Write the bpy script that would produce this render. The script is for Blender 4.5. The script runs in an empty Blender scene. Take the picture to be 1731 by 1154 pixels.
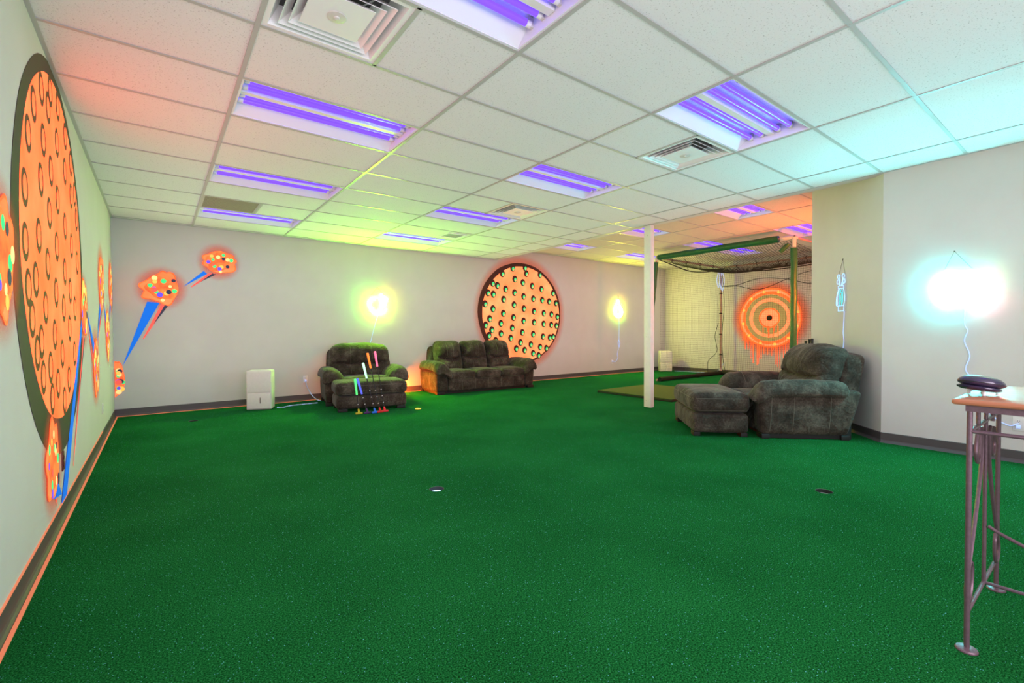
import bpy, bmesh, math, random
from mathutils import Vector, Matrix
from mathutils.bvhtree import BVHTree

random.seed(7)
S = bpy.context.scene
COL = S.collection
PI = math.pi

# ------------------------------------------------------------------ camera
EYE = 1.125
YAW, PITCH, ROLL, FPX = math.radians(37.29), math.radians(-1.1136), math.radians(-0.2675), 786.5
fw = Vector((math.sin(YAW) * math.cos(PITCH), math.cos(YAW) * math.cos(PITCH), math.sin(PITCH)))
r0 = Vector((math.cos(YAW), -math.sin(YAW), 0))
u0 = r0.cross(fw)
r2 = r0 * math.cos(ROLL) + u0 * math.sin(ROLL)
u2 = u0 * math.cos(ROLL) - r0 * math.sin(ROLL)
cd = bpy.data.cameras.new('camera')
cd.sensor_width = 36
cd.lens = FPX / 1731 * 36
cd.clip_start = 0.02
cam = bpy.data.objects.new('camera', cd)
cam.matrix_world = Matrix(((r2.x, u2.x, -fw.x, 0), (r2.y, u2.y, -fw.y, 0), (r2.z, u2.z, -fw.z, EYE), (0, 0, 0, 1)))
COL.objects.link(cam)
S.camera = cam

# ------------------------------------------------------------------ world, exposure, ambient
S.view_settings.view_transform = 'Standard'
S.view_settings.look = 'None'
S.view_settings.gamma = 1
S.view_settings.use_curve_mapping = False
S.view_settings.exposure = 0.0
W = bpy.data.worlds.new('world')
S.world = W
W.use_nodes = True
W.node_tree.nodes['Background'].inputs[0].default_value = (0.9, 0.93, 1, 1)
W.node_tree.nodes['Background'].inputs[1].default_value = 0.3
# even, shadowless bounce light of the room (ambient term of the renderer)
W.light_settings.ao_factor = 0.38
W.light_settings.distance = 0.9
S.cycles.use_fast_gi = True
S.cycles.fast_gi_method = 'ADD'
S.cycles.max_bounces = 6
S.cycles.diffuse_bounces = 2
S.cycles.use_denoising = True
S.cycles.sample_clamp_indirect = 6


def area_light(name, loc, aim, sx, sy, power, col):
    l = bpy.data.lights.new(name, 'AREA')
    l.shape = 'RECTANGLE'
    l.size, l.size_y, l.energy, l.color = sx, sy, power, col
    o = bpy.data.objects.new(name, l)
    o.location = loc
    o.rotation_euler = (Vector(aim) - Vector(loc)).to_track_quat('-Z', 'Y').to_euler()
    COL.objects.link(o)
    return o


# the photographer's flash, bounced off the wall behind the camera
area_light('bounced_flash', (1.0, -2.2, 1.6), (2.6, 6, 2.3), 2.6, 1.6, 130, (1.0, 0.84, 1.0))


def point_light(name, loc, power, col, radius=0.05):
    l = bpy.data.lights.new(name, 'POINT')
    l.energy, l.color, l.shadow_soft_size = power, col, radius
    o = bpy.data.objects.new(name, l)
    o.location = loc
    COL.objects.link(o)
    return o


# ------------------------------------------------------------------ materials
def new_mat(name):
    m = bpy.data.materials.new(name)
    m.use_nodes = True
    nt = m.node_tree
    b = nt.nodes['Principled BSDF']
    return m, nt, b


def N(nt, t, **kw):
    n = nt.nodes.new(t)
    for k, v in kw.items():
        if k in n.inputs:
            n.inputs[k].default_value = v
        else:
            setattr(n, k, v)
    return n


def c4(c):
    return (c[0], c[1], c[2], 1)


def ramp(nt, fac, stops):
    r = nt.nodes.new('ShaderNodeValToRGB')
    el = r.color_ramp.elements
    while len(el) < len(stops):
        el.new(0.5)
    for e, (p, c) in zip(el, stops):
        e.position, e.color = p, c4(c)
    nt.links.new(fac, r.inputs[0])
    return r.outputs[0]


def mat(name, col, rough=0.5, metal=0.0, col2=None, scale=20.0, bump=0.0, bscale=None, emit=None, estr=0.0, spec=None, coat=0.0):
    m, nt, b = new_mat(name)
    b.inputs['Base Color'].default_value = c4(col)
    b.inputs['Roughness'].default_value = rough
    b.inputs['Metallic'].default_value = metal
    if spec is not None:
        b.inputs['Specular IOR Level'].default_value = spec
    if coat:
        b.inputs['Coat Weight'].default_value = coat
    tc = N(nt, 'ShaderNodeTexCoord')
    if col2:
        n = N(nt, 'ShaderNodeTexNoise', Scale=scale, Detail=5.0, Roughness=0.6)
        nt.links.new(tc.outputs['Object'], n.inputs['Vector'])
        nt.links.new(ramp(nt, n.outputs['Fac'], [(0.36, col), (0.64, col2)]), b.inputs['Base Color'])
    if bump:
        n = N(nt, 'ShaderNodeTexNoise', Scale=bscale or scale, Detail=3.0)
        nt.links.new(tc.outputs['Object'], n.inputs['Vector'])
        bp = N(nt, 'ShaderNodeBump', Strength=bump, Distance=0.01)
        nt.links.new(n.outputs['Fac'], bp.inputs['Height'])
        nt.links.new(bp.outputs[0], b.inputs['Normal'])
    if emit:
        b.inputs['Emission Color'].default_value = c4(emit)
        b.inputs['Emission Strength'].default_value = estr
    return m


M = {}
M['wall'] = mat('wall_paint', (0.54, 0.525, 0.495), 0.75, col2=(0.56, 0.545, 0.515), scale=3, bump=0.12, bscale=220, spec=0.2)
M['baseboard'] = mat('grey_vinyl', (0.075, 0.065, 0.068), 0.45)
M['deck'] = mat('plenum_deck', (0.12, 0.12, 0.12), 0.9)
M['grid'] = mat('white_grid_steel', (0.43, 0.42, 0.41), 0.38, spec=0.5)
M['white_steel'] = mat('white_enamelled_steel', (0.80, 0.79, 0.80), 0.3, spec=0.6)
M['reflector'] = mat('glossy_white_reflector', (0.80, 0.80, 0.83), 0.16, spec=0.8)
M['white_plastic'] = mat('white_plastic', (0.62, 0.59, 0.55), 0.4, col2=(0.65, 0.62, 0.58), scale=30)
M['post'] = mat('white_painted_wood', (0.66, 0.63, 0.60), 0.55, col2=(0.70, 0.67, 0.64), scale=14)
M['black'] = mat('black_plastic', (0.012, 0.012, 0.014), 0.45)
M['dark_hole'] = mat('dark_slot', (0.015, 0.015, 0.015), 0.8)
M['black_foot'] = mat('black_wood_foot', (0.008, 0.007, 0.007), 0.6)
M['duct'] = mat('galvanised_duct', (0.10, 0.10, 0.10), 0.35, 0.7)
M['grille'] = mat('perforated_grille', (0.30, 0.26, 0.20), 0.6)
M['suede'] = None
M['thread'] = mat('pale_stitching', (0.16, 0.145, 0.11), 0.8)
M['iron'] = mat('bronze_iron', (0.15, 0.095, 0.115), 0.36, 0.4, col2=(0.18, 0.115, 0.14), scale=60, bump=0.1, bscale=150)
M['cord'] = mat('pale_fluorescing_cord', (0.5, 0.6, 0.9), 0.5, emit=(0.30, 0.45, 1.0), estr=0.55)
M['rope'] = None
M['net'] = mat('black_net_cord', (0.012, 0.012, 0.010), 0.8)
M['pipe'] = mat('pinkish_steel_pipe', (0.42, 0.24, 0.19), 0.4)
M['pvc'] = mat('white_pipe_fitting', (0.62, 0.56, 0.50), 0.4)
M['green_pad'] = mat('green_vinyl_sleeve', (0.008, 0.085, 0.03), 0.4, col2=(0.014, 0.115, 0.045), scale=25)
M['mat_top'] = mat('olive_turf_mat', (0.035, 0.075, 0.012), 0.9, col2=(0.05, 0.095, 0.016), scale=120, bump=0.4, bscale=300)
M['mat_edge'] = mat('black_rubber_edge', (0.012, 0.016, 0.012), 0.7)
M['orange_tape'] = mat('fluorescent_orange_edge', (0.75, 0.22, 0.12), 0.6, emit=(1.0, 0.22, 0.09), estr=0.28)
M['outlet'] = mat('outlet_plastic', (0.66, 0.64, 0.62), 0.35)
M['red_box'] = mat('dark_red_outlet', (0.10, 0.012, 0.02), 0.4)
M['chain'] = mat('hanging_cord', (0.10, 0.11, 0.07), 0.6)


def suede():
    m, nt, b = new_mat('brown_suede')
    tc = N(nt, 'ShaderNodeTexCoord')
    n1 = N(nt, 'ShaderNodeTexNoise', Scale=5.5, Detail=6.0, Roughness=0.62)
    n2 = N(nt, 'ShaderNodeTexNoise', Scale=60.0, Detail=4.0)
    for n in (n1, n2):
        nt.links.new(tc.outputs['Object'], n.inputs['Vector'])
    mx = N(nt, 'ShaderNodeMix', data_type='FLOAT')
    mx.inputs[0].default_value = 0.3
    nt.links.new(n1.outputs['Fac'], mx.inputs[2])
    nt.links.new(n2.outputs['Fac'], mx.inputs[3])
    nt.links.new(ramp(nt, mx.outputs[0], [(0.36, (0.020, 0.015, 0.011)), (0.5, (0.046, 0.036, 0.027)), (0.66, (0.11, 0.09, 0.07))]), b.inputs['Base Color'])
    b.inputs['Roughness'].default_value = 0.85
    b.inputs['Sheen Weight'].default_value = 0.12
    b.inputs['Sheen Roughness'].default_value = 0.4
    b.inputs['Specular IOR Level'].default_value = 0.15
    n3 = N(nt, 'ShaderNodeTexNoise', Scale=9.0, Detail=3.0, Distortion=1.2)
    nt.links.new(tc.outputs['Object'], n3.inputs['Vector'])
    bp = N(nt, 'ShaderNodeBump', Strength=0.55, Distance=0.03)
    nt.links.new(n3.outputs['Fac'], bp.inputs['Height'])
    nt.links.new(bp.outputs[0], b.inputs['Normal'])
    return m


M['suede'] = suede()


def turf():
    m, nt, b = new_mat('green_turf')
    tc = N(nt, 'ShaderNodeTexCoord')
    n1 = N(nt, 'ShaderNodeTexNoise', Scale=165.0, Detail=4.0, Roughness=0.75)
    n2 = N(nt, 'ShaderNodeTexNoise', Scale=1.3, Detail=4.0)
    n3 = N(nt, 'ShaderNodeTexVoronoi', Scale=400.0)
    for n in (n1, n2, n3):
        nt.links.new(tc.outputs['Object'], n.inputs['Vector'])
    mx = N(nt, 'ShaderNodeMix', data_type='FLOAT')
    mx.inputs[0].default_value = 0.10
    nt.links.new(n1.outputs['Fac'], mx.inputs[2])
    nt.links.new(n2.outputs['Fac'], mx.inputs[3])
    c = ramp(nt, mx.outputs[0], [(0.39, (0.004, 0.026, 0.007)), (0.5, (0.0085, 0.108, 0.023)), (0.61, (0.024, 0.22, 0.055))])
    # glints of the plastic blades, painted into the base colour as pale flecks
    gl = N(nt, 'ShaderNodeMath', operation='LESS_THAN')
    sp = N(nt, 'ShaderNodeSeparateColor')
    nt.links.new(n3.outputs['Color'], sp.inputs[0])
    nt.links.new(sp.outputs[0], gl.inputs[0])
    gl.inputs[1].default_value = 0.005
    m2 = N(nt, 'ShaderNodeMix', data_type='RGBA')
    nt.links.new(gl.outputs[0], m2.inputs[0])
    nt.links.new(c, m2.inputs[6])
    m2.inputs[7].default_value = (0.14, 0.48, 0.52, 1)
    nt.links.new(m2.outputs[2], b.inputs['Base Color'])
    b.inputs['Roughness'].default_value = 0.7
    b.inputs['Specular IOR Level'].default_value = 0.0
    bp = N(nt, 'ShaderNodeBump', Strength=0.9, Distance=0.012)
    nt.links.new(n1.outputs['Fac'], bp.inputs['Height'])
    nt.links.new(bp.outputs[0], b.inputs['Normal'])
    return m


M['turf'] = turf()


def tile_mat(name='fissured_ceiling_tile', pitc=(0.42, 0.405, 0.40), face=(0.71, 0.695, 0.70)):
    m, nt, b = new_mat(name)
    tc = N(nt, 'ShaderNodeTexCoord')
    oi = N(nt, 'ShaderNodeObjectInfo')
    ad = N(nt, 'ShaderNodeVectorMath', operation='ADD')
    nt.links.new(tc.outputs['Object'], ad.inputs[0])
    nt.links.new(oi.outputs['Location'], ad.inputs[1])
    n1 = N(nt, 'ShaderNodeTexNoise', Scale=95.0, Detail=3.0, Roughness=0.7)
    n2 = N(nt, 'ShaderNodeTexNoise', Scale=330.0, Detail=2.0)
    nt.links.new(ad.outputs[0], n1.inputs['Vector'])
    nt.links.new(ad.outputs[0], n2.inputs['Vector'])
    pit = ramp(nt, n1.outputs['Fac'], [(0.33, pitc), (0.40, face)])
    nt.links.new(pit, b.inputs['Base Color'])
    b.inputs['Roughness'].default_value = 0.9
    b.inputs['Specular IOR Level'].default_value = 0.1
    mm = N(nt, 'ShaderNodeMath', operation='ADD')
    nt.links.new(n1.outputs['Fac'], mm.inputs[0])
    nt.links.new(n2.outputs['Fac'], mm.inputs[1])
    bp = N(nt, 'ShaderNodeBump', Strength=0.25, Distance=0.006)
    nt.links.new(mm.outputs[0], bp.inputs['Height'])
    nt.links.new(bp.outputs[0], b.inputs['Normal'])
    return m


M['tile'] = tile_mat()
M['tile_neon_tint'] = tile_mat('neon_tinted_ceiling_tile', (0.33, 0.29, 0.22), (0.55, 0.50, 0.40))  # far ceiling: yellow neon tint and weaker light put into the tile colour


def rope_mat():
    m, nt, b = new_mat('braided_cord')
    tc = N(nt, 'ShaderNodeTexCoord')
    w = N(nt, 'ShaderNodeTexWave', Scale=3.2, Distortion=0.6)
    w.bands_direction = 'X'
    nt.links.new(tc.outputs['Object'], w.inputs['Vector'])
    c = ramp(nt, w.outputs['Fac'], [(0.45, (0.30, 0.36, 0.42)), (0.6, (0.45, 0.6, 0.9))])
    nt.links.new(c, b.inputs['Base Color'])
    b.inputs['Emission Color'].default_value = (0.3, 0.5, 1, 1)
    b.inputs['Emission Strength'].default_value = 0.15
    return m


M['rope'] = rope_mat()


def glow(name, col, strength):
    m, nt, b = new_mat(name)
    b.inputs['Base Color'].default_value = c4([min(0.8, x) for x in col])
    b.inputs['Emission Color'].default_value = c4(col)
    b.inputs['Emission Strength'].default_value = strength
    b.inputs['Roughness'].default_value = 0.25
    return m


M['uv_tube'] = glow('violet_blacklight_glass', (0.11, 0.042, 1.0), 2.0)


def paint(name, col, e, col2=None, scale=2.5):
    """fluorescent wall paint: diffuse colour plus the light it gives off under blacklight"""
    m, nt, b = new_mat(name)
    b.inputs['Base Color'].default_value = c4(col)
    b.inputs['Roughness'].default_value = 0.7
    b.inputs['Specular IOR Level'].default_value = 0.1
    if col2:
        tc = N(nt, 'ShaderNodeTexCoord')
        n = N(nt, 'ShaderNodeTexNoise', Scale=scale, Detail=4.0)
        nt.links.new(tc.outputs['Object'], n.inputs['Vector'])
        c = ramp(nt, n.outputs['Fac'], [(0.35, col), (0.7, col2)])
        nt.links.new(c, b.inputs['Base Color'])
        nt.links.new(c, b.inputs['Emission Color'])
    else:
        b.inputs['Emission Color'].default_value = c4(col)
    b.inputs['Emission Strength'].default_value = e
    return m


M['p_orange'] = paint('fluorescent_orange_paint', (1.0, 0.085, 0.024), 2.0, (1.0, 0.135, 0.05))
M['p_orange_back'] = paint('fluorescent_peach_paint', (1.0, 0.20, 0.065), 1.0, (1.0, 0.33, 0.13))
M['p_red'] = paint('fluorescent_red_paint', (1.0, 0.10, 0.035), 0.6, (1.0, 0.24, 0.06), 9)
M['p_amber'] = paint('fluorescent_amber_paint', (1.0, 0.48, 0.10), 0.7)
M['p_cream'] = paint('fluorescent_cream_paint', (1.0, 0.62, 0.25), 0.7)
M['p_green'] = paint('fluorescent_green_paint', (0.06, 0.72, 0.24), 0.55)
M['p_teal'] = paint('fluorescent_teal_paint', (0.05, 0.45, 0.20), 0.35)
M['p_blue'] = paint('fluorescent_blue_paint', (0.012, 0.17, 0.85), 0.35)
M['p_violet'] = paint('fluorescent_violet_paint', (0.16, 0.10, 0.95), 0.4)
M['p_pink'] = paint('fluorescent_pink_paint', (1.0, 0.12, 0.10), 0.45)
M['p_dark'] = mat('dark_maroon_paint', (0.045, 0.014, 0.010), 0.7, col2=(0.075, 0.022, 0.014), scale=4)
M['p_darkl'] = mat('dark_umber_paint', (0.058, 0.026, 0.045), 0.7, col2=(0.040, 0.044, 0.018), scale=1.1)
M['p_navy'] = mat('navy_paint', (0.045, 0.055, 0.11), 0.7)
M['p_brown'] = mat('brown_ring_paint', (0.13, 0.045, 0.018), 0.7)
M['p_black'] = mat('black_paint', (0.01, 0.006, 0.006), 0.7)


def spray(name, col, e, inner, outer, amax=0.8):
    """airbrushed overspray: paint that thins out from radius inner to radius outer (object space)"""
    m, nt, b = new_mat(name)
    b.inputs['Base Color'].default_value = c4(col)
    b.inputs['Emission Color'].default_value = c4(col)
    b.inputs['Emission Strength'].default_value = e
    b.inputs['Roughness'].default_value = 0.8
    tc = N(nt, 'ShaderNodeTexCoord')
    ln = N(nt, 'ShaderNodeVectorMath', operation='LENGTH')
    nt.links.new(tc.outputs['Object'], ln.inputs[0])
    mr = N(nt, 'ShaderNodeMapRange')
    mr.interpolation_type = 'SMOOTHSTEP'
    nt.links.new(ln.outputs['Value'], mr.inputs[0])
    mr.inputs[1].default_value, mr.inputs[2].default_value = inner, outer
    mr.inputs[3].default_value, mr.inputs[4].default_value = amax, 0.0
    n = N(nt, 'ShaderNodeTexNoise', Scale=160.0, Detail=2.0)
    nt.links.new(tc.outputs['Object'], n.inputs['Vector'])
    mu = N(nt, 'ShaderNodeMath', operation='MULTIPLY')
    mr2 = N(nt, 'ShaderNodeMapRange')
    nt.links.new(n.outputs['Fac'], mr2.inputs[0])
    mr2.inputs[1].default_value, mr2.inputs[2].default_value = 0.25, 0.6
    mr2.inputs[3].default_value, mr2.inputs[4].default_value = 0.55, 1.0
    nt.links.new(mr.outputs[0], mu.inputs[0])
    nt.links.new(mr2.outputs[0], mu.inputs[1])
    nt.links.new(mu.outputs[0], b.inputs['Alpha'])
    return m


# ------------------------------------------------------------------ mesh builder
class MB:
    def __init__(self):
        self.v, self.f = [], []

    def add(self, vs, fs):
        o = len(self.v)
        self.v += [tuple(x) for x in vs]
        self.f += [tuple(i + o for i in f) for f in fs]
        return self

    def box(self, a, b):
        x0, y0, z0 = a
        x1, y1, z1 = b
        return self.add([(x0, y0, z0), (x1, y0, z0), (x1, y1, z0), (x0, y1, z0), (x0, y0, z1), (x1, y0, z1), (x1, y1, z1), (x0, y1, z1)],
                        [(0, 3, 2, 1), (4, 5, 6, 7), (0, 1, 5, 4), (1, 2, 6, 5), (2, 3, 7, 6), (3, 0, 4, 7)])

    def bbox(self, a, b, r):
        """box with chamfered vertical and horizontal edges"""
        v, f = soft_box(b[0] - a[0], b[1] - a[1], b[2] - a[2], r, 3, 3, 3)
        c = [(a[i] + b[i]) / 2 for i in range(3)]
        return self.add([(x + c[0], y + c[1], z + c[2]) for x, y, z in v], f)

    def tube(self, pts, r, n=8, closed=False, cap=True):
        P = [Vector(p) for p in pts]
        k = len(P)
        rs = r if isinstance(r, (list, tuple)) else [r] * k
        rings = []
        up = None
        for i in range(k):
            if closed:
                t = P[(i + 1) % k] - P[i - 1]
            else:
                t = P[min(i + 1, k - 1)] - P[max(i - 1, 0)]
            t.normalize()
            if up is None:
                up = t.orthogonal().normalized()
            else:
                up = (up - t * up.dot(t))
                up = up.normalized() if up.length > 1e-6 else t.orthogonal().normalized()
            sd = t.cross(up)
            rings.append([P[i] + (up * math.cos(2 * PI * j / n) + sd * math.sin(2 * PI * j / n)) * rs[i] for j in range(n)])
        vs = [q for ring in rings for q in ring]
        fs = []
        for i in range(k if closed else k - 1):
            a, b = i * n, ((i + 1) % k) * n
            for j in range(n):
                j2 = (j + 1) % n
                fs.append((a + j, a + j2, b + j2, b + j))
        if cap and not closed:
            fs.append(tuple(range(n))[::-1])
            fs.append(tuple((k - 1) * n + j for j in range(n)))
        return self.add(vs, fs)

    def lathe(self, prof, n=24, c=(0, 0, 0)):
        vs, fs = [], []
        for r, z in prof:
            for j in range(n):
                a = 2 * PI * j / n
                vs.append((c[0] + r * math.cos(a), c[1] + r * math.sin(a), c[2] + z))
        for i in range(len(prof) - 1):
            for j in range(n):
                j2 = (j + 1) % n
                fs.append((i * n + j, i * n + j2, (i + 1) * n + j2, (i + 1) * n + j))
        fs.append(tuple(range(n))[::-1])
        fs.append(tuple((len(prof) - 1) * n + j for j in range(n)))
        return self.add(vs, fs)

    def plate(self, poly, z0, z1):
        """flat extruded polygon in local xy"""
        n = len(poly)
        vs = [(x, y, z0) for x, y in poly] + [(x, y, z1) for x, y in poly]
        fs = [tuple(range(n))[::-1], tuple(range(n, 2 * n))]
        for j in range(n):
            j2 = (j + 1) % n
            fs.append((j, j2, n + j2, n + j))
        return self.add(vs, fs)

    def ring(self, pin, pout, z0, z1):
        n = len(pin)
        vs = [(x, y, z) for z in (z0, z1) for p in (pin, pout) for x, y in p]
        fs = []
        for j in range(n):
            k = (j + 1) % n
            fs += [(j, n + j, n + k, k)[::-1], (2 * n + j, 3 * n + j, 3 * n + k, 2 * n + k), (n + j, n + k, 3 * n + k, 3 * n + j), (k, j, 2 * n + j, 2 * n + k)]
        return self.add(vs, fs)

    def build(self, name, m, parent=None, smooth=True, angle=35, loc=None, stuff=False):
        me = bpy.data.meshes.new(name)
        me.from_pydata(self.v, [], self.f)
        me.validate()
        bm = bmesh.new()
        bm.from_mesh(me)
        bmesh.ops.recalc_face_normals(bm, faces=bm.faces)
        bm.to_mesh(me)
        bm.free()
        if smooth:
            me.shade_smooth()
            me.set_sharp_from_angle(angle=math.radians(angle))
        me.materials.append(m)
        o = bpy.data.objects.new(name, me)
        if parent:
            o.parent = parent
        if loc:
            o.location = loc
        if stuff:
            o['kind'] = 'stuff'
        COL.objects.link(o)
        return o


def soft_box(w, d, h, r, nx=8, ny=8, nz=6, fn=None):
    """rounded box grid; fn(x,y,z,(u,v,w)) deforms, u v w in -1..1"""
    hw, hd, hh = w / 2, d / 2, h / 2
    r = min(r, hw * .98, hd * .98, hh * .98)

    def prm(n, half):
        # parameters concentrated at the rounded edges
        e = [-1 + (2 * r / half) * 0.5 * t for t in (0, 0.18, 0.5, 1.0)]
        e = [max(-1, x) for x in e]
        mid = [e[-1] + (-2 * e[-1]) * i / (n - 1) for i in range(1, n - 1)] if n > 2 else []
        return e + mid + [-x for x in reversed(e)]
    X, Y, Z = prm(nx, hw), prm(ny, hd), prm(nz, hh)
    idx, vs, fs = {}, [], []

    def vert(i, j, k):
        key = (i, j, k)
        if key in idx:
            return idx[key]
        p = Vector((X[i] * hw, Y[j] * hd, Z[k] * hh))
        q = Vector((max(-hw + r, min(hw - r, p.x)), max(-hd + r, min(hd - r, p.y)), max(-hh + r, min(hh - r, p.z))))
        dd = p - q
        if dd.length > 1e-9:
            p = q + dd.normalized() * r
        if fn:
            p = fn(p.x, p.y, p.z, (X[i], Y[j], Z[k]))
        idx[key] = len(vs)
        vs.append(tuple(p))
        return idx[key]
    a, b, c = len(X) - 1, len(Y) - 1, len(Z) - 1
    for i in range(a):
        for j in range(b):
            fs.append((vert(i, j, 0), vert(i, j + 1, 0), vert(i + 1, j + 1, 0), vert(i + 1, j, 0)))
            fs.append((vert(i, j, c), vert(i + 1, j, c), vert(i + 1, j + 1, c), vert(i, j + 1, c)))
    for i in range(a):
        for k in range(c):
            fs.append((vert(i, 0, k), vert(i + 1, 0, k), vert(i + 1, 0, k + 1), vert(i, 0, k + 1)))
            fs.append((vert(i, b, k), vert(i, b, k + 1), vert(i + 1, b, k + 1), vert(i + 1, b, k)))
    for j in range(b):
        for k in range(c):
            fs.append((vert(0, j, k), vert(0, j, k + 1), vert(0, j + 1, k + 1), vert(0, j + 1, k)))
            fs.append((vert(a, j, k), vert(a, j + 1, k), vert(a, j + 1, k + 1), vert(a, j, k + 1)))
    return vs, fs


def tag(o, label=None, cat=None, group=None, kind=None):
    if label:
        o['label'] = label
    if cat:
        o['category'] = cat
    if group:
        o['group'] = group
    if kind:
        o['kind'] = kind
    return o


def empty(name, loc=(0, 0, 0), rz=0.0, mw=None):
    o = bpy.data.objects.new(name, None)
    o.empty_display_size = 0.1
    if mw is not None:
        o.matrix_world = mw
    else:
        o.location, o.rotation_euler = loc, (0, 0, rz)
    COL.objects.link(o)
    return o


def child_copy(src, parent, loc=None, name=None):
    o = src.copy()
    if name:
        o.name = name
    o.parent = parent
    if loc is not None:
        o.location = loc
    COL.objects.link(o)
    return o


def copy_tree(o, parent=None):
    c = o.copy()
    COL.objects.link(c)
    c.parent = parent
    for ch in list(o.children):
        copy_tree(ch, c)
    return c


def struct(name, mb, m, smooth=False):
    o = mb.build(name, m, None, smooth)
    o['kind'] = 'structure'
    return o


def circle(cx, cy, rx, ry=None, n=32, a0=0.0):
    ry = ry or rx
    return [(cx + rx * math.cos(a0 + 2 * PI * j / n), cy + ry * math.sin(a0 + 2 * PI * j / n)) for j in range(n)]


def frame(wall, s, t, d=0.0):
    """matrix of a local frame lying on a wall: x along it, y up, z out of it"""
    if wall == 'back':
        x, n, o = Vector((1, 0, 0)), Vector((0, -1, 0)), Vector((s, YB, t))
    elif wall == 'left':
        x, n, o = Vector((0, 1, 0)), Vector((1, 0, 0)), Vector((XL, s, t))
    elif wall == 'far':
        x, n, o = Vector((0, -1, 0)), Vector((-1, 0, 0)), Vector((XF, s, t))
    elif wall == 'right':
        x, n, o = Vector((0, -1, 0)), Vector((-1, 0, 0)), Vector((XR, s, t))
    else:
        q = math.sqrt(0.5)
        x, n, o = Vector((-q, -q, 0)), Vector((-q, q, 0)), Vector((XR + s * q, YD + s * q, t))
    y = Vector((0, 0, 1))
    o = o + n * d
    return Matrix(((x.x, y.x, n.x, o.x), (x.y, y.y, n.y, o.y), (x.z, y.z, n.z, o.z), (0, 0, 0, 1)))


# ------------------------------------------------------------------ room shell
XL, YB, XF, XR, YD = -0.48, 8.29, 12.06, 5.80, 1.47
HC, HF = 2.70, 2.96
YF = -2.8           # wall behind the camera
XE, YE = 6.80, 2.47  # far end of the diagonal wall
T = 0.12
TOP = 3.3

HOLES = [(1.584, 2.986, 0.054), (3.708, 1.258, 0.054), (3.075, 6.354, 0.054), (0.353, 7.285, 0.054)]


def build_floor():
    bm = bmesh.new()
    def loop(pts):
        vs = [bm.verts.new((x, y, 0)) for x, y in pts]
        return [bm.edges.new((vs[i], vs[(i + 1) % len(vs)])) for i in range(len(vs))]
    es = loop([(XL, YF), (XR, YF), (XR, YD), (XE, YE), (XF, YE), (XF, YB), (XL, YB)])
    for x, y, r in HOLES:
        es += loop(circle(x, y, r, n=28))
    bmesh.ops.triangle_fill(bm, use_beauty=True, edges=es)
    bmesh.ops.recalc_face_normals(bm, faces=bm.faces)
    for f in bm.faces:
        if f.normal.z < 0:
            f.normal_flip()
    me = bpy.data.meshes.new('floor')
    bm.to_mesh(me)
    bm.free()
    me.materials.append(M['turf'])
    o = bpy.data.objects.new('floor', me)
    o['kind'] = 'structure'
    COL.objects.link(o)


build_floor()
struct('wall_left', MB().box((XL - T, YF - T, -0.1), (XL, YB + T, TOP)), M['wall'])
struct('wall_back', MB().box((XL, YB, -0.1), (XF + T, YB + T, TOP)), M['wall'])
struct('wall_far', MB().box((XF, YE - T, -0.1), (XF + T, YB, TOP)), M['wall'])
struct('wall_right', MB().box((XR, YF, -0.1), (XR + T, YD - 0.0, TOP)), M['wall'])
q = T * math.sqrt(0.5)
dg = MB()
dg.plate([(XR, YD), (XR + T, YD), (XE + 0.05, YE - T + 0.05), (XE, YE)], -0.1, TOP)
struct('wall_diagonal', dg, M['wall'])
struct('wall_side', MB().box((XE, YE - T, -0.1), (XF, YE, TOP)), M['wall'])
struct('wall_front', MB().box((XL, YF - T, -0.1), (XR + T, YF, TOP)), M['wall'])
# the header left where the dividing wall was taken out
struct('trim_header', MB().box((XR, YD, HC), (XR + 0.10, YB, TOP)), M['wall'])


def base_run(name, a, b, n):
    """vinyl base with a cove toe along a wall from a to b, n points into the room"""
    a, b, n = Vector(a), Vector(b), Vector(n)
    prof = [(0.0, 0.0), (0.020, 0.0), (0.010, 0.018), (0.006, 0.03), (0.006, 0.098), (0.0, 0.102)]
    mb = MB()
    vs = []
    for p in (a, b):
        for d, z in prof:
            vs.append((p.x + n.x * d, p.y + n.y * d, z))
    k = len(prof)
    fs = [(i, (i + 1) % k, k + (i + 1) % k, k + i) for i in range(k)] + [tuple(range(k)), tuple(range(k, 2 * k))]
    mb.add(vs, fs)
    return struct(name, mb, M['baseboard'])


base_run('baseboard_left', (XL, YF), (XL, YB), (1, 0))
base_run('baseboard_back', (XL, YB), (XF, YB), (0, -1))
base_run('baseboard_far', (XF, YB), (XF, YE), (-1, 0))
base_run('baseboard_right', (XR, YF), (XR, YD), (-1, 0))
base_run('baseboard_diagonal', (XR, YD), (XE, YE), (-math.sqrt(.5), math.sqrt(.5)))
base_run('baseboard_front', (XL, YF), (XR, YF), (0, 1))
base_run('baseboard_side', (XE, YE), (XF, YE), (0, 1))
# glowing orange edge strip between carpet and base
struct('trim_1', MB().box((XL + 0.020, YF, 0.0), (XL + 0.034, YB, 0.006)), M['orange_tape'])
struct('trim_2', MB().box((XL, YB - 0.036, 0.0), (11.0, YB - 0.020, 0.006)), M['orange_tape'])
struct('trim_3', MB().box((XL, 1.0, 0.101), (XL + 0.008, 6.5, 0.106)), M['orange_tape'])

# ------------------------------------------------------------------ ceilings: grid, tiles
GX0, GY0, CW, CD = 1.649, 2.088, 1.2192, 0.6096


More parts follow.
